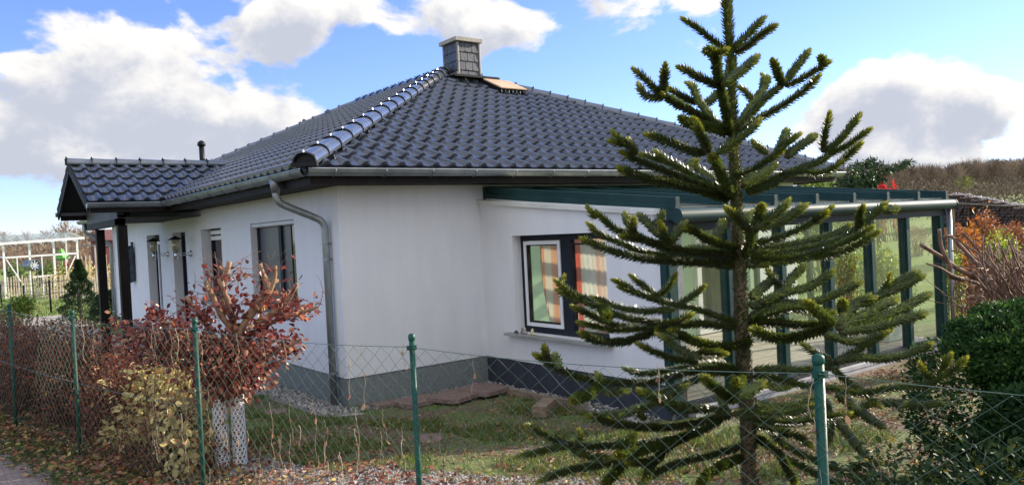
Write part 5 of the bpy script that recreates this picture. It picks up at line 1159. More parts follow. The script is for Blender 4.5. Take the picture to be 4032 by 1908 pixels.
for i,(s,off,lab) in enumerate([(-3.6,.5,'russet beech hedge plant furthest along the fence'),(-2.2,.5,'russet hedge plant behind the second fence post from the far end'),(-.9,.5,'dark russet hedge plant left of the far green post'),(.35,.5,'russet hedge plant in the middle of the hedge'),(1.5,.48,'russet hedge plant nearest the pale yellow shrub')]):
    x,y=fcol(s,off);hg=.80 if i<4 else .62
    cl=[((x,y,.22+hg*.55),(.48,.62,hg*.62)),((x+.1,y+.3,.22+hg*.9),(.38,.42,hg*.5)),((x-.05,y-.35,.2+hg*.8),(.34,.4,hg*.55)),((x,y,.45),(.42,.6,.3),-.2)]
    shrub('beech_hedge',lab,'hedge plant',(x,y),cl,'brown_leaf',8500,.025,.055,'russet hedge plants along the fence',.15,(.42,.25),80)
x,y=fcol(2.68,.40)
shrub('yellow_shrub','leafy shrub with pale yellow autumn leaves between two fence posts','shrub',(x,y),
 [((x,y,.68),(.44,.62,.48)),((x+.1,y-.4,.55),(.36,.4,.42)),((x-.05,y+.4,.78),(.36,.4,.40)),((x+.1,y,1.02),(.32,.55,.24)),((x-.28,y+.2,.5),(.24,.5,.3)),((x+.15,y+.75,.8),(.35,.4,.35)),((x-.1,y-.65,.42),(.26,.3,.26))],'yellow_leaf',3300,.045,.09,None,.02,(.52,.3),150,'bark_brown',.5,(.006,.002),.75,bushL)
x,y=fcol(2.6,.15)
shrub('brown_twiggy_shrub','low brown leafy shrub under the pale yellow leaves by the far post','shrub',(x,y),[((x,y,.45),(.35,.8,.30)),((x+.3,y-.6,.4),(.3,.5,.25))],'brown_leaf',1900,.02,.045,None,.1,(.35,.25),110,'bark_brown',.2,(.005,.002))
# box hedge, lower right shrub
t=shrub('box_hedge','rounded dense dark green box hedge right of the conservatory','hedge',(1.65,-7.1),
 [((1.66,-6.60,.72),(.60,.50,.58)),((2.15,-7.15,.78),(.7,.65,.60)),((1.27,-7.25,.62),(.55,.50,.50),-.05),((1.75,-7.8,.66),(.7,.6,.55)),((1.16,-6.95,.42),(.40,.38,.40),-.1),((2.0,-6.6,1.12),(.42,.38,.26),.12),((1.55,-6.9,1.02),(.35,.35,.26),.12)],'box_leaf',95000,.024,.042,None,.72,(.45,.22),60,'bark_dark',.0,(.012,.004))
shrub('laurel_shrub','dark leafy shrub with a few yellow leaves behind the right fence post','shrub',(-.35,-6.95),
 [((-.35,-7.0,.56),(.40,.40,.40)),((-.05,-7.3,.56),(.48,.45,.42)),((.35,-7.1,.5),(.45,.4,.36)),((-.62,-6.8,.42),(.36,.33,.28)),((-.15,-6.75,.40),(.45,.35,.3)),((-.5,-7.35,.40),(.4,.35,.3))],'dark_leaf',9500,.022,.05,None,.15,(.42,.27),80,'bark_dark',.2,(.006,.002),0,bushL)
shrub('evergreen_shrub','low dark evergreen at the bottom right corner by the fence','shrub',(.1,-8.3),
 [((.15,-8.0,.50),(.5,.5,.40)),((.1,-8.5,.55),(.5,.5,.45)),((.5,-7.7,.6),(.5,.5,.5))],'dark_leaf',12000,.02,.04,None,.5,(.3,.2),40,'bark_dark',.1)
# pruned red-brown shrub (long cut stems fanning up)
sx,sy=3.3,-6.55;z=gh(sx,sy)
t=thing('pruned_shrub','tall pruned shrub of bare red brown cut stems right of the conservatory','shrub',(sx,sy,z))
m=MB();bc=np.array((sx+.25,sy-.15,z))
def cp(px,py,D):
    # point seen at photo pixel (px,py) and distance D
    o=np.array((-4.1024,-8.9139,2.0739));r=np.array((.797,-.602,-.05));u=np.array((.049,-.018,.999));f=np.array((.602,.798,-.015))
    return o+(f+r*(px-2016)/3107.27-u*(py-954)/3107.27)*D
big=[((3900,1110,6.6),(3790,1070,6.5),(3700,1010,6.45),(3625,965,6.4),.024,.016),((3900,1120,6.6),(3745,1090,6.5),(3740,1050,6.45),(3705,970,6.4),(3698,905,6.35),.026,.014),((3860,1120,6.5),(3760,1090,6.4),(3700,1055,6.3),(3645,1038,6.3),.016,.007),
((3960,1180,6.8),(3880,1080,6.8),(3800,990,6.8),(3745,930,6.8),.022,.014),((3740,930,6.8),(3715,932,6.8),.014,.012),((3990,1200,6.9),(3900,1060,7),(3830,960,7),(3790,920,7),.02,.012)]
for b in big:
    P=catmull([cp(*q) for q in b[:-2]],.05);m.tube(P,np.linspace(b[-2],b[-1],len(P)),7)
for k in range(120):
    px0=RNG.uniform(3890,4130);py0=RNG.uniform(1150,1290);D=RNG.uniform(6.2,7.6);px1=px0+RNG.normal(-70,75);py1=RNG.uniform(925,1090)
    p=cp(px0,py0,D);q=cp(px1,py1,D+RNG.normal(0,.25));L=RNG.uniform(.008,.017);twig(m,p,q,L*.75,L*.4,.09,7,5)
for k in range(60):
    px0=RNG.uniform(3800,4100);py0=RNG.uniform(1000,1250);D=RNG.uniform(6.2,7.4);p=cp(px0,py0,D);q=cp(px0+RNG.normal(-70,90),py0+RNG.normal(-40,60),D+RNG.normal(0,.2));twig(m,p,q,.006,.002,.14,6,4)
for k in range(14):
    p=cp(RNG.uniform(3880,4100),RNG.uniform(1180,1290),RNG.uniform(6.4,7.3));g=np.array((sx+RNG.normal(0,.25)+.3,sy+RNG.normal(0,.25),z-.05));twig(m,g,p,.03,.018,.05,5,6)
m.build('stems',M['bark_brown'],t,True)
# garden shrubs beyond
def gshrub(name,label,px,py,D,rw,rh,mat,n,s0,s1,tw=30,group='autumn shrubs in the far garden',tint=(.5,.3),twmat='bark_brown'):
    c=cp(px,py,D);z=gh(c[0],c[1]);r=rw/3107*D;h=(c[2]-z)
    cl=[((c[0],c[1],z+h*.55),(r,r*.9,max(h*.5,.1))),((c[0]+.3*r,c[1]+.3*r,z+h*.8),(r*.6,r*.6,h*.3)),((c[0]-.4*r,c[1],z+h*.7),(r*.6,r*.5,h*.33))]
    shrub(name,label,'shrub',(c[0],c[1]),cl,mat,n,s0,s1,group,.2,tint,tw,twmat,.1,(.015,.004))
gshrub('orange_shrub','bright orange leaved shrub just right of the conservatory downpipe',3830,900,10.5,40,1,'orange_leaf',500,.05,.10)
gshrub('yellow_green_shrub','yellow green leafy shrub behind the bare cut stems',3960,950,12.5,110,1,'lime_leaf',2600,.04,.08)
gshrub('rust_shrub','rust coloured twiggy shrub in front of the log pile',3895,855,17,75,1,'rust_leaf',2600,.04,.08,60)
gshrub('yellow_green_shrub','pale yellow green shrub seen through the right conservatory glass',3480,990,14,110,1,'lime_leaf',2400,.05,.09)
gshrub('rust_shrub','reddish brown shrub seen through the middle of the right glass',3610,900,27,95,1,'far_leaf',1100,.05,.10,30)
gshrub('yellow_green_shrub','low yellow green bush beside the frame of the conservatory',3760,1010,13,80,1,'lime_leaf',1600,.04,.08)
gshrub('rust_shrub','broad brown bush behind the yellow green bush at the right edge',4010,900,20,90,1,'rust_leaf',2400,.05,.1,60)
gshrub('yellow_green_shrub','mossy green bush behind the third conservatory bay',3350,1000,17,110,1,'lime_leaf',2200,.05,.1,30,'autumn shrubs in the far garden',(.25,.2))
gshrub('rust_shrub','russet low bush at the foot of the far log pile',3780,905,24,120,1,'rust_leaf',2400,.06,.12,50)
gshrub('scarlet_shrub','small scarlet bush above the conservatory roof beside the spruce',3472,705,34,22,1,'scarlet',420,.10,.2,20)
gshrub('scarlet_shrub','tiny scarlet bush right of the larger scarlet bush',3520,730,34,14,1,'scarlet',160,.10,.2,10)
gshrub('green_bush','leafy green bush under the right end of the house eaves',3230,700,21,110,1,'lime_leaf',2600,.07,.13,30,'autumn shrubs in the far garden',(.2,.2))
# sunlit meadow shrubs left
def conifer(name,label,x,y,h,r,mat,n,nl,group=None,tipw=.05,pointy=1.0):
    z=gh(x,y);t=thing(name,label,'tree',(x,y,z),group);m=MB();m.tube([(x,y,z-.1),(x,y,z+h*.95)],[.04*h/1.5,.006],6);m.build('trunk',M['bark_dark'],t)
    q=RNG.uniform(0,1,n)**.8;zz=z+h*q*.97+.03;rr=r*(1-q)**pointy*(.55+.45*RNG.uniform(0,1,n)**.5)*(1+.25*np.sin(q*34))+.02;a=RNG.uniform(0,2*PI,n);rr*=1+.25*np.sin(a*5+q*9)
    P=np.column_stack([x+rr*np.cos(a),y+rr*np.sin(a),zz]);d=np.column_stack([np.cos(a),np.sin(a),np.full(n,.9)])+RNG.normal(0,.4,(n,3))
    m=MB();m.inst(LV4*np.array((1,.5,1)),LF4,rotmats(d)*RNG.uniform(nl*.6,nl,n)[:,None,None],P,np.clip(RNG.normal(.5,.28,n),0,1));m.build('crown',M[mat],t);return t
conifer('juniper','pointed dark green juniper left of the porch posts',-.42,16.6,1.85,.62,'juniper',9000,.10,None,.05,1.1)
conifer('juniper','small spreading dark green conifer at the foot of the far porch post',.05,15.2,.95,.5,'juniper',2600,.12,None,.05,.6)
c=cp(40,1150,22);shrub('yellow_green_bush','small olive green bush by the wire fence at the left edge','shrub',(c[0],c[1]),[((c[0],c[1],.45),(.5,.5,.45)),((c[0]+.3,c[1],.7),(.3,.3,.25))],'lime_leaf',1500,.05,.1,None,.2,(.2,.2),30)
# ------------------------------------------------------------------ background left
def near_fence_post(px,py,D,h):
    c=cp(px,py,D);return c
wf=thing('wire_fence','low wire fence on dark posts in front of the chestnut paling','fence',(-1,24,0))
wp=[cp(-120,1100,34),cp(2,1118,31),cp(93,1124,28.5),cp(195,1105,27.5),cp(305,1092,26.5)]
pp=[]
for c in wp:
    z=gh(c[0],c[1]);top=c[2];m=MB();m.tube([(c[0],c[1],z-.1),(c[0],c[1],top)],.035,8);m.build('post',M['black'],wf,True);pp.append((c[0],c[1],top))
for dz in (-.05,-.45):
    m=MB();m.tube([(a,b,c_+dz) for a,b,c_ in pp],.008,4,False);m.build('wire',M['black'],wf)
pf=thing('chestnut_paling','pale chestnut paling fence in front of the greenhouse','fence',(0,38,0))
A_=cp(-60,1080,40);B_=cp(470,1075,33)
A_=np.array((A_[0],A_[1]));B_=np.array((B_[0],B_[1]));n=46
for k in range(n):
    p=A_+(B_-A_)*k/(n-1);z=gh(*p);h=random.uniform(.92,1.12)*1.02;m=MB()
    m.tube([(p[0],p[1],z),(p[0]+random.uniform(-.04,.04),p[1],z+h)],[.035,.024],5);m.build('pale',M['paling'],pf)
m=MB()
for zz in (.3,.8): m.beam((A_[0],A_[1]+.04,zz),(B_[0],B_[1]+.04,zz),.02,.03)
m.build('rail',M['paling'],pf)
# greenhouse
gA=cp(15,1000,38.5);gB=cp(306,1000,40.6);gA=np.array((gA[0],gA[1]));gB=np.array((gB[0],gB[1]));gd=(gB-gA)/np.linalg.norm(gB-gA);gL=np.linalg.norm(gB-gA);gn=np.array((-gd[1],gd[0]))
gn=gn if gn[1]>0 else -gn
G=thing('greenhouse','white framed greenhouse with a flat sloping roof behind the paling','greenhouse',(gA[0],gA[1],0))
def gp(s,z,d=0): return (gA[0]+gd[0]*s+gn[0]*d,gA[1]+gd[1]*s+gn[1]*d,z)
m=MB();w=.065
for s in (0,gL*.34,gL*.67,gL): m.beam(gp(s,0),gp(s,2.62+.1*s/gL),w*1.4,w,up=(gn[0],gn[1],0));
for s in (gL*.17,gL*.5,gL*.83): m.beam(gp(s,0),gp(s,1.95),w*.7,w*.6,up=(gn[0],gn[1],0))
m.beam(gp(0,1.98),gp(gL,2.02),w,w*1.3);m.beam(gp(gL*.34,.95),gp(gL*.67,.98),w,w*1.2)
for s in (0,gL): m.beam(gp(s,0,2.5),gp(s,3.1,2.5),w,w,up=(gn[0],gn[1],0));m.beam(gp(s,2.0),gp(s,2.05,2.5),w,w)
m.beam(gp(.1,1.9),gp(.75,.6),.05,.05);m.beam(gp(gL-.1,1.9),gp(gL-.8,.4),.05,.05)
m.build('frame',M['white'],G)
m=MB();V=[gp(-.2,2.62,-.25),gp(gL+.3,2.74,-.25),gp(gL+.3,3.15,2.7),gp(-.2,3.05,2.7)];m.add(V+[(a,b,c_+.06) for a,b,c_ in V],[(3,2,1,0),(4,5,6,7),(0,1,5,4),(1,2,6,5),(2,3,7,6),(3,0,4,7)])
m.build('roof',M['pale_glass'],G)
m=MB();m.beam(gp(-.2,2.66,-.27),gp(gL+.3,2.79,-.27),.06,.12)
for k in range(7): m.beam(gp(k*gL/6,2.58,-.2),gp(k*gL/6+.0,3.0,2.6),.05,.08)
m.build('roof_rafter',M['white'],G)
m=MB();m.add([gp(0,0,.02),gp(gL,0,.02),gp(gL,2.62,.02),gp(0,2.62,.02)],[(0,1,2,3)]);m.build('glazing',M['dirtyglass'],G)
c=cp(125,1045,37)
t=thing('wheel_rim','silver wheel rim mounted in front of the greenhouse','wheel rim',tuple(c))
m=MB();ax=np.array((.5,-.85,0));ax/=np.linalg.norm(ax);P=[c+ax*v for v in (-.3,-.28,0,.26,.28)];m.tube(P,[.24,.27,.25,.27,.25],20,False)
m.build('barrel',M['zinc'],t,True)
m=MB();s_=np.cross(ax,(0,0,1));
for k in range(8):
    a=k*PI/4;m.beam(c+ax*.2,c+ax*.2+.25*(math.cos(a)*s_+math.sin(a)*np.array((0,0,1))),.04,.05,up=tuple(ax))
m.tube([c+ax*.14,c+ax*.22],.07,10);m.build('spokes',M['steel'],t)
m=MB();m.tube([(c[0],c[1],-.1),(c[0],c[1],c[2]-.22)],.04,6);m.build('stand_post',M['timber'],t)
c=cp(243,1008,40.6);m=MB();a=.32;m.add([c+np.array(v) for v in ((0,0,.42),(.4,0,-.12),(0,.4,-.12),(-.4,0,-.12),(0,-.4,-.12),(0,0,-.25))],[(0,1,2),(0,2,3),(0,3,4),(0,4,1),(5,2,1),(5,3,2),(5,4,3),(5,1,4)])
m.tube([c+np.array((0,0,-.2)),(c[0],c[1],-.1)],.03,5)
tag(m.build('green_pyramid',simple('bright_green_sheet',(.10,.42,.05),(.16,.5,.08),rough=.5),loc=tuple(c)),'bright green pyramid shaped cover inside the greenhouse','plant cover')
for px,py,D,r,lab in ((190,1020,41,.55,'leafy green banana plant in the greenhouse centre'),(290,1045,41,.5,'green plants in the right bay of the greenhouse'),(60,1050,42,.5,'olive plants in the left bay of the greenhouse')):
    c=cp(px,py,D);shrub('greenhouse_plant',lab,'plant',(c[0],c[1]),[((c[0],c[1],.9),(r,r*.6,.8))],'lime_leaf' if px<250 else 'orange_leaf',700,.1,.25,'plants inside the greenhouse',.2,(.15,.15),20)
# garden frame of posts and rail
a=cp(320,968,34);b=cp(440,966,33)
t=thing('garden_frame','wooden post and rail frame behind the porch post','frame',(a[0],a[1],0))
m=MB();m.beam(a,b,.06,.06);m.build('rail',M['lead'],t)
for q in (cp(378,975,33.5),):
    m=MB();m.beam((q[0],q[1],-.1),(q[0],q[1],q[2]+.1),.12,.12,up=(0,1,0));m.build('post',M['paling'],t)
for i,(px,D) in enumerate(((318,36),(335,35),(345,37),(395,34),(420,35))):
    q=cp(px,1000,D);m=MB();m.tube([(q[0],q[1],-.1),(q[0]+random.uniform(-.1,.1),q[1],1.9)],.025,5)
    tag(m.build('bean_pole',M['paling'],loc=(q[0],q[1],0)),['thin garden stake right beside the greenhouse','garden stake second from the greenhouse','garden stake just left of the tall wooden post','garden stake left behind the downpipe','garden stake nearest the house wall'][i],'garden stake','garden stakes behind the paling')
c=cp(330,1040,38);shrub('yellow_meadow_shrub','golden yellow shrubbery between greenhouse and porch','shrub',(c[0],c[1]),[((c[0],c[1],.7),(1.6,1.2,.8)),((c[0]+1.8,c[1],.7),(1.3,1.2,.9))],'yellow_leaf',2600,.10,.2,None,.2,(.6,.3),40)
# red far house
c=cp(424,946,62);t=thing('far_house','distant dark red building between the porch posts','building',(c[0],c[1],0))
m=MB();m.box(c[0]-.4,c[0]+3,c[1],c[1]+5,-.1,c[2]);m.build('wall',simple('dark_red_brick',(.13,.035,.04),(.2,.06,.06),scale=2,rough=.9),t)
m=MB();m.add([(c[0]-.6,c[1]-.3,c[2]),(c[0]+3.3,c[1]-.3,c[2]),(c[0]+3.3,c[1]+5.3,c[2]),(c[0]-.6,c[1]+5.3,c[2]),(c[0]-.6,c[1]+2.5,c[2]+.9),(c[0]+3.3,c[1]+2.5,c[2]+.9)],[(0,1,5,4),(2,3,4,5),(0,4,3),(1,2,5)]);m.build('roof',simple('dull_red_roof',(.12,.05,.045),(.17,.07,.06),rough=.8),t)
# ------------------------------------------------------------------ bare trees
def twig_template(n,seed,w=.02,spread=.55,leafy=0):
    r=np.random.default_rng(seed);V=[];F=[];k=0
    def blade(p,q,wd):
        nonlocal k
        d=q-p;s=np.cross(d,r.normal(size=3));s/=np.linalg.norm(s)+1e-9
        V.extend([p-s*wd,p+s*wd,q]);F.append((k,k+1,k+2));k+=3
    for i in range(n):
        h=r.uniform(.25,.85);a=r.uniform(0,2*PI);e=r.uniform(.5,1.25)
        p=np.array((0,0,h))+r.normal(0,.015,3);L=r.uniform(.18,.42)*(1.15-h)*1.6
        d=np.array((math.cos(a)*math.cos(e),math.sin(a)*math.cos(e),math.sin(e)));q=p+d*L;blade(p,q,w*.7)
        for j in range(7):
            t=r.uniform(.2,.95);b=p+(q-p)*t;d2=d+r.normal(0,.5,3);d2[2]+=.2;d2/=np.linalg.norm(d2);blade(b,b+d2*L*r.uniform(.2,.45),w*.35)
    return np.array(V),F
TWT=[twig_template(85,s,.008) for s in (1,2,3)]
def bare_tree(name,label,x,y,h,group,tint=.5,wd=.9,leaf=None,cat='tree'):
    z=gh(x,y);t=thing(name,label,cat,(x,y,z),group);m=MB();m.tube([(x,y,z-.2),(x+.02*h,y,z+h*.5),(x,y,z+h*.93)],[h*.02,h*.013,h*.003],6);m.build('trunk',M['bark_grey'],t,True)
    V,F=TWT[RNG.integers(3)];m=MB();a=RNG.uniform(0,6);c_,s_=math.cos(a),math.sin(a);R_=np.array([[[c_,-s_,0],[s_,c_,0],[0,0,1]]])*np.array((h*wd,h*wd,h))[None,None,:]
    m.inst(V,F,R_,np.array([(x,y,z)]),np.array([tint]));m.build('crown',M['twigs'],t)
    if leaf: foliage('leaves',leaf,t,[((x,y,z+h*.62),(h*.30,h*.30,h*.33))],700,h*.02,h*.045,.1,.1,(.4,.3))
    return t
LT=[(-120,112,5.2),(20,110,6.3),(70,118,5.6),(110,112,6.0),(150,120,5.2),(185,110,6.0),(220,116,5.4),(262,108,7.4),(295,112,6.2),(330,105,6.0),(365,100,5.6),(400,104,5.4),(-60,108,6)]
wh=['bare reddish tree at the far left edge','reddish bare tree above the left end of the greenhouse','small reddish tree above the greenhouse left bay','russet tree above the wheel rim','low pale tree over the middle of the greenhouse roof','rounded russet tree over the greenhouse middle','low russet tree right of the rounded one','tallest russet tree over the greenhouse right end','russet tree just right of the greenhouse roof','pale russet tree left of the far downpipe','small tree behind the far downpipe','small tree between the two porch posts','low tree beyond the left picture edge']
for i,(px,D,h) in enumerate(LT):
    c=cp(px,1000,D);bare_tree('autumn_tree',wh[i],c[0],c[1],h*.92,'trees on the left horizon',.8,1.15,'far_leaf')
# hedge line filling the horizon
m=MB()
for k in range(9000):
    px=RNG.uniform(-300,520);D=RNG.uniform(95,135);c=cp(px,1000,D);z=gh(c[0],c[1]);h=RNG.uniform(.3,3.0)
    m.add(np.array([(-.35,0,0),(.35,0,0),(0,.2,.8)])*RNG.uniform(.25,.6)+np.array((c[0],c[1],z+h)),[(0,1,2)],RNG.uniform(0,1))
struct(m.build('distant_scrub',M['far_leaf']),'stuff','brownish scrub along the left horizon')
# right hill forest
def forest(name,specs,label):
    m=MB()
    for gi,(V,F) in enumerate(TWT):
        sp=[s for i,s in enumerate(specs) if i%3==gi];n=len(sp);a=RNG.uniform(0,6,n);R_=np.zeros((n,3,3));hs=np.array([s[2] for s in sp]);wd=np.array([s[3] for s in sp])
        R_[:,0,0]=np.cos(a)*hs*wd;R_[:,0,1]=-np.sin(a)*hs*wd;R_[:,1,0]=np.sin(a)*hs*wd;R_[:,1,1]=np.cos(a)*hs*wd;R_[:,2,2]=hs
        L=np.array([(s[0],s[1],gh(s[0],s[1])-.1) for s in sp]);m.inst(V,F,R_,L,np.array([s[4] for s in sp]))
    for s in specs: m.tube([(s[0],s[1],gh(s[0],s[1])-.2),(s[0],s[1],gh(s[0],s[1])+s[2]*.9)],[s[2]*.016,s[2]*.004],4,False,s[4]+.15)
    return struct(m.build(name,M['twigs']),'stuff',label)
def crest(px): # wanted tree-top row in the photograph at column px
    return np.interp(px,[3250,3420,3560,3700,3850,4032,4300],[640,645,640,645,622,612,600])
specs=[]
for k in range(560):
    px=RNG.uniform(3150,4350);D=RNG.uniform(105,185);top=cp(px,crest(px)+RNG.uniform(-6,55)*(1 if k%2 else .35),D);b=gh(top[0],top[1]);h=top[2]-b
    specs.append((top[0],top[1],h,RNG.uniform(.7,1.1),float(np.clip(RNG.normal(.5,.25),0,1))))
forest('bare_woodland',specs,'bare brown woodland covering the hill on the right')
# understory scrub
m=MB();n=42000
for lo,hi,mt in ((0,1,0),):
    px=RNG.uniform(3150,4400,n);D=RNG.uniform(47,175,n)
    o_=np.array((-4.1024,-8.9139,2.0739));r_=np.array((.797,-.602,-.05));f_=np.array((.602,.798,-.015))
    P=o_+(f_+r_*((px-2016)/3107.27)[:,None])*D[:,None];P[:,2]=gz(P[:,0],P[:,1])+RNG.uniform(0,1,n)**1.4*(.4+np.clip(D-50,0,200)*.050*RNG.uniform(.4,1,n))
    s=D*.0034*RNG.uniform(.5,1.3,n);m.inst(LV4,LF4,rotmats(RNG.normal(size=(n,3))+np.array((0,0,1)))*s[:,None,None],P,np.clip(RNG.normal(.38,.16,n),0,1))
struct(m.build('woodland_scrub',M['twigs']),'stuff','dense brown undergrowth of the woodland on the right')
for px,py,D,h,lab,mt in ((3800,680,75,5.6,'rounded yellow green tree in front of the woodland above the log pile','lime_leaf'),(3985,770,70,4.2,'low yellowish tree at the right edge before the woodland','rust_leaf'),(3700,730,72,4.0,'dull green bushy tree above the left end of the log pile','dark_leaf'),(3900,770,66,2.6,'small olive tree between log pile and woodland','lime_leaf')):
    c=cp(px,800,D);bare_tree('field_tree',lab,c[0],c[1],cp(px,py,D)[2]-gh(c[0],c[1]),'trees in front of the woodland',.4,1.2,mt)
# spruce behind the house
sx,sy=19.0,3.4;z=gh(sx,sy);t=thing('spruce','dark spruce with long upswept branches behind the house eaves','tree',(sx,sy,z))
m=MB();m.tube([(sx,sy,z-.1),(sx,sy,z+3.2)],[.09,.02],8);m.build('trunk',M['bark_dark'],t)
m=MB();mf=MB()
br=[((3330,760),(3400,690),(3470,640)),((3330,700),(3430,672),(3540,650),(3580,628)),((3320,730),(3420,700),(3500,660),(3560,640)),((3330,745),(3400,735),(3450,700)),((3330,690),(3380,650),(3440,625)),((3340,760),(3420,740),(3460,760)),((3300,740),(3350,700),(3380,660)),((3330,770),(3400,770),(3440,780)),((3270,760),(3310,720),(3330,690)),((3360,700),(3430,690),(3480,700))]
for b in br:
    P=catmull([cp(px,py,22+.5*i) for i,(px,py) in enumerate(b)],.1);m.tube(P,np.linspace(.03,.008,len(P)),5)
    k=420;idx=RNG.integers(len(P),size=k);w=.05+.17*(1-idx/len(P));Q=P[idx]+RNG.normal(0,1,(k,3))*w[:,None]*np.array((.7,.7,.5))+np.array((0,0,-.06))
    d=RNG.normal(0,.7,(k,3))+np.array((0,0,-.2));mf.inst(LV4*np.array((1,.5,1)),LF4,rotmats(d)*RNG.uniform(.08,.2,k)[:,None,None],Q,np.clip(RNG.normal(.5,.3,k),0,1))
m.build('branches',M['bark_dark'],t,True);mf.build('needles',M['spruce'],t)
# log pile: every log is a thing
def logmesh(seed,bleach):
    m=MB();n=9;r=np.random.default_rng(seed);th=np.arange(n)*2*PI/n;rad=.5*(1+r.normal(0,.07,n));V=[(-.5,rad[i]*math.cos(th[i]),rad[i]*math.sin(th[i])) for i in range(n)]+[(.5,rad[i]*math.cos(th[i])*.93,rad[i]*math.sin(th[i])*.93) for i in range(n)]
    m.add(V,[tuple(range(n-1,-1,-1)),tuple(range(n,2*n))]+[(i,(i+1)%n,(i+1)%n+n,i+n) for i in range(n)]);o=m.build('log',M['logtop'] if bleach else M['logend']);return o
protoA=logmesh(1,False);protoB=logmesh(2,True)
gl=np.array(cp(3700,860,40.5));gr_=np.array(cp(4075,880,35.5));gd2=(gr_-gl)[:2];LL=np.linalg.norm(gd2);gd2/=LL;used=[False,False]
def put_log(proto,k,x,y,z,r,L,rot,lab,grp):
    o=proto if not used[k] else proto.copy()
    if used[k]: COL.objects.link(o)
    used[k]=True;o.location=(x,y,z);o.scale=(L,r*2,r*2);o.rotation_euler=(0,rot[0],rot[1]);tag(o,lab,'log',grp)
cols=34
for i in range(cols):
    s=(i+.5)/cols*LL;px=3700+375*(i+.5)/cols
    x=gl[0]+gd2[0]*s;y=gl[1]+gd2[1]*s;z0=gh(x,y);toprow=np.interp(px,[3700,3760,3800,3900,3980,4075],[778,764,766,782,800,815]);D=40.5-5*(i+.5)/cols;zt=cp(px,toprow,D)[2]
    a=math.atan2(-gd2[0],gd2[1]);r=LL/cols*.5
    k=0;z=z0+r
    while z<zt-r*.8 and k<16:
        put_log(protoA,0,x+random.uniform(-.1,.1),y,z,r*random.uniform(.85,1.05),1.0,(random.uniform(-.03,.03),math.atan2(gd2[0],-gd2[1])+random.uniform(-.08,.08)),'dark round log lying inside the stacked log pile','dark logs in the log pile')
        z+=2*r*.93;k+=1
    put_log(protoB,1,x,y-.1,max(zt-r*random.uniform(.1,.7),z0+r),r*random.uniform(.45,.75),LL/cols*random.uniform(1.1,2.2),(random.uniform(-.45,.4),math.atan2(gd2[1],gd2[0])+random.uniform(-.35,.35)),'sun bleached log lying along the top of the log pile','bleached logs on top of the log pile')
# grey rail right of the conservatory, behind
a=cp(3745,800,15);b=cp(4100,812,15);t=thing('clothes_line','grey line stretched in front of the log pile','line',(a[0],a[1],0))
m=MB();m.tube([a,(np.array(a)+np.array(b))/2+np.array((0,0,-.02)),b],.012,6);m.build('rail',M['lead'],t)
for q in (cp(3752,800,15),b): m=MB();m.tube([(q[0],q[1],gh(q[0],q[1])-.1),(q[0],q[1],q[2])],.02,6);m.build('post',M['timber'],t)
CLOUDS=[(330,330,480,.85),(750,440,560,.95),(1150,500,300,.8),(150,560,420,.85),(900,640,440,1.0),(600,150,330,.6),(1250,60,380,.95),(1000,100,300,.7),(1700,60,360,1.0),(1980,150,280,.95),(2350,20,330,.85),(2700,10,180,.5),(3550,330,330,1.0),(3420,420,330,.9),(3780,420,270,1.1),(3650,560,360,.85),(3320,560,250,.6),(3920,380,140,.6),(60,240,90,.7),(3700,640,260,.6)]
CLOUD_DARK=(5.9,6.25,7.3);CLOUD_LIT=(10.6,10.3,9.9);SKY_TINT=(1.75,1.85,2.65);WORLD_STR=.052;SUN_STR=5;EXPO=.97;FILL_CLOUD_GAIN=.15
# ------------------------------------------------------------------ sky, sun, camera
SUN_EL,SUN_A=math.radians(21),math.radians(11)   # elevation; angle of the sun off the +x axis towards -y
sd=Vector((math.cos(SUN_A)*math.cos(SUN_EL),-math.sin(SUN_A)*math.cos(SUN_EL),math.sin(SUN_EL)))
w=bpy.data.worlds.new('World');scene.world=w;w.use_nodes=True;nt=w.node_tree;bg=nt.nodes['Background']
sky=N(nt,'ShaderNodeTexSky');sky.sky_type='NISHITA';sky.sun_disc=False;sky.sun_elevation=SUN_EL;sky.sun_rotation=PI/2+SUN_A;sky.air_density=.9;sky.dust_density=.1;sky.ozone_density=2.0
tc=N(nt,'ShaderNodeTexCoord')
def vm(op,a,b=None,**k):
    n=N(nt,'ShaderNodeVectorMath',operation=op)
    for i,v in enumerate((a,b)):
        if v is None: continue
        if isinstance(v,(tuple,list)): n.inputs[i].default_value=v
        elif hasattr(v,'links') or hasattr(v,'is_output'): nt.links.new(v,n.inputs[i])
    return n
def ma_(op,a,b=None,clamp=False):
    n=N(nt,'ShaderNodeMath',operation=op,use_clamp=clamp)
    for i,v in enumerate((a,b)):
        if v is None: continue
        if isinstance(v,(int,float)): n.inputs[i].default_value=v
        else: nt.links.new(v,n.inputs[i])
    return n.outputs[0]
def skydir(px,py):
    f=np.array((.602,.798,-.015))+np.array((.797,-.602,-.05))*(px-2016)/3107.27-np.array((.049,-.018,.999))*(py-954)/3107.27
    return f/np.linalg.norm(f)
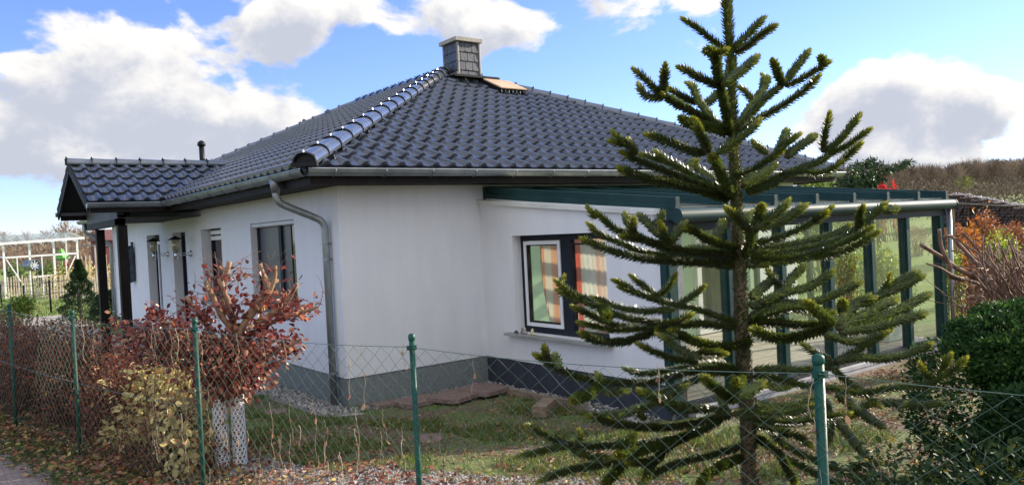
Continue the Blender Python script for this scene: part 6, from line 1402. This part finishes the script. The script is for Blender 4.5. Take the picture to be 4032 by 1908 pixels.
# clouds: (px,py of the direction in the photograph, angular radius in px, weight)
CL=CLOUDS
def density(vec):
    n1=N(nt,'ShaderNodeTexNoise');n1.inputs['Scale'].default_value=9.0;n1.inputs['Detail'].default_value=9;n1.inputs['Roughness'].default_value=.56;n1.inputs['Distortion'].default_value=.25
    st=vm('MULTIPLY',vec,(1,1,1.7)).outputs[0];nt.links.new(st,n1.inputs['Vector'])
    tot=None
    for px,py,r,wt in CL:
        c=skydir(px,py);df=vm('SUBTRACT',vec,tuple(float(v) for v in c)).outputs[0];sc=vm('MULTIPLY',df,(1,1,1.75)).outputs[0];ln=vm('LENGTH',sc).outputs['Value']
        q=ma_('DIVIDE',ln,r/3107.27);q=ma_('SUBTRACT',1.0,q,True);q=ma_('MULTIPLY',q,wt)
        tot=q if tot is None else ma_('ADD',tot,q)
    tot=ma_('MINIMUM',tot,1.0)
    nn=ma_('SUBTRACT',n1.outputs['Fac'],.5);nn=ma_('MULTIPLY',nn,2.4)
    return ma_('ADD',ma_('SUBTRACT',tot,.32),nn),n1
vec=tc.outputs['Generated']
d0,_=density(vec)
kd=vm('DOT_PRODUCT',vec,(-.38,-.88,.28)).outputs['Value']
spz=N(nt,'ShaderNodeSeparateXYZ');nt.links.new(vec,spz.inputs[0])
off=vm('ADD',vec,tuple(float(v)*.035 for v in (sd.x*.5,sd.y*.5,.75))).outputs[0]
d1,_=density(off)
def mr(v,a,b,c,d,smooth=True):
    n=N(nt,'ShaderNodeMapRange');n.interpolation_type='SMOOTHSTEP' if smooth else 'LINEAR'
    nt.links.new(v,n.inputs[0]);
    for i,x in enumerate((a,b,c,d)): n.inputs[i+1].default_value=x
    return n.outputs[0]
fill_back=mr(kd,.0,.65,0,1)  # extra unseen cloud bank behind the camera, added to lift ambient light on the walls
fill_top=mr(spz.outputs[2],.46,.8,0,1)  # cloud cover overhead, out of view, added for neutral light from above
alpha=mr(ma_('ADD',d0,ma_('ADD',ma_('MULTIPLY',fill_back,1.0),ma_('MULTIPLY',fill_top,.5))),.02,.30,0,1)
fn=N(nt,'ShaderNodeTexNoise');fn.inputs['Scale'].default_value=15;fn.inputs['Detail'].default_value=7;fn.inputs['Roughness'].default_value=.6;nt.links.new(vec,fn.inputs['Vector'])
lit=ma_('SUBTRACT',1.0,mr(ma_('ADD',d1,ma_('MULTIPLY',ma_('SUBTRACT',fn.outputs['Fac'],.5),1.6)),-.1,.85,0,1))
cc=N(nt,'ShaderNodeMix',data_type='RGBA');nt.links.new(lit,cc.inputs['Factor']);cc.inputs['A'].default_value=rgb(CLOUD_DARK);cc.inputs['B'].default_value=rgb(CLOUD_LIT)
gain=ma_('ADD',1.0,ma_('MULTIPLY',fill_back,FILL_CLOUD_GAIN));c2=vm('SCALE',cc.outputs['Result']);nt.links.new(gain,c2.inputs['Scale']);k3=ma_('MAXIMUM',fill_back,fill_top);c3=N(nt,'ShaderNodeMix',data_type='RGBA',blend_type='MULTIPLY');nt.links.new(k3,c3.inputs['Factor']);nt.links.new(c2.outputs[0],c3.inputs['A']);c3.inputs['B'].default_value=(.86,.94,1.12,1)
skc=N(nt,'ShaderNodeMix',data_type='RGBA',blend_type='MULTIPLY');skc.inputs['Factor'].default_value=1
nt.links.new(sky.outputs[0],skc.inputs['A']);skc.inputs['B'].default_value=rgb(SKY_TINT)
# soft whitening toward the horizon (thin high haze)
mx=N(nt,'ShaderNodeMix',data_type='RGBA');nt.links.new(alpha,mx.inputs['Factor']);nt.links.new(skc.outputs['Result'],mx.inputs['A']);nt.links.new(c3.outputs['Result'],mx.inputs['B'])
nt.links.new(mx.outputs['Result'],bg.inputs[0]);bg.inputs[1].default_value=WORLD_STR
L=bpy.data.lights.new('sun','SUN');L.energy=SUN_STR;L.angle=math.radians(.55);L.color=(1,.88,.72);lo=bpy.data.objects.new('sun',L);COL.objects.link(lo);lo.rotation_euler=sd.to_track_quat('Z','Y').to_euler()
cam=bpy.data.cameras.new('camera');co=bpy.data.objects.new('camera',cam);COL.objects.link(co);scene.camera=co
yaw,pitch,roll,f=.6463,-.0154,-.0503,3107.265
fw=Vector((math.sin(yaw)*math.cos(pitch),math.cos(yaw)*math.cos(pitch),math.sin(pitch)));r=Vector((math.cos(yaw),-math.sin(yaw),0));u=r.cross(fw)
r2=math.cos(roll)*r+math.sin(roll)*u;u2=-math.sin(roll)*r+math.cos(roll)*u
MM=Matrix((r2,u2,-fw)).transposed().to_4x4();MM.translation=Vector((-4.1024,-8.9139,2.0739));co.matrix_world=MM
cam.sensor_width=36;cam.lens=f/4032*36;cam.clip_end=3000;cam.clip_start=.05
vs=scene.view_settings;vs.view_transform='Standard';vs.look='None';vs.exposure=EXPO;vs.gamma=1
scene.cycles.max_bounces=8;scene.cycles.transparent_max_bounces=16;scene.cycles.use_denoising=True
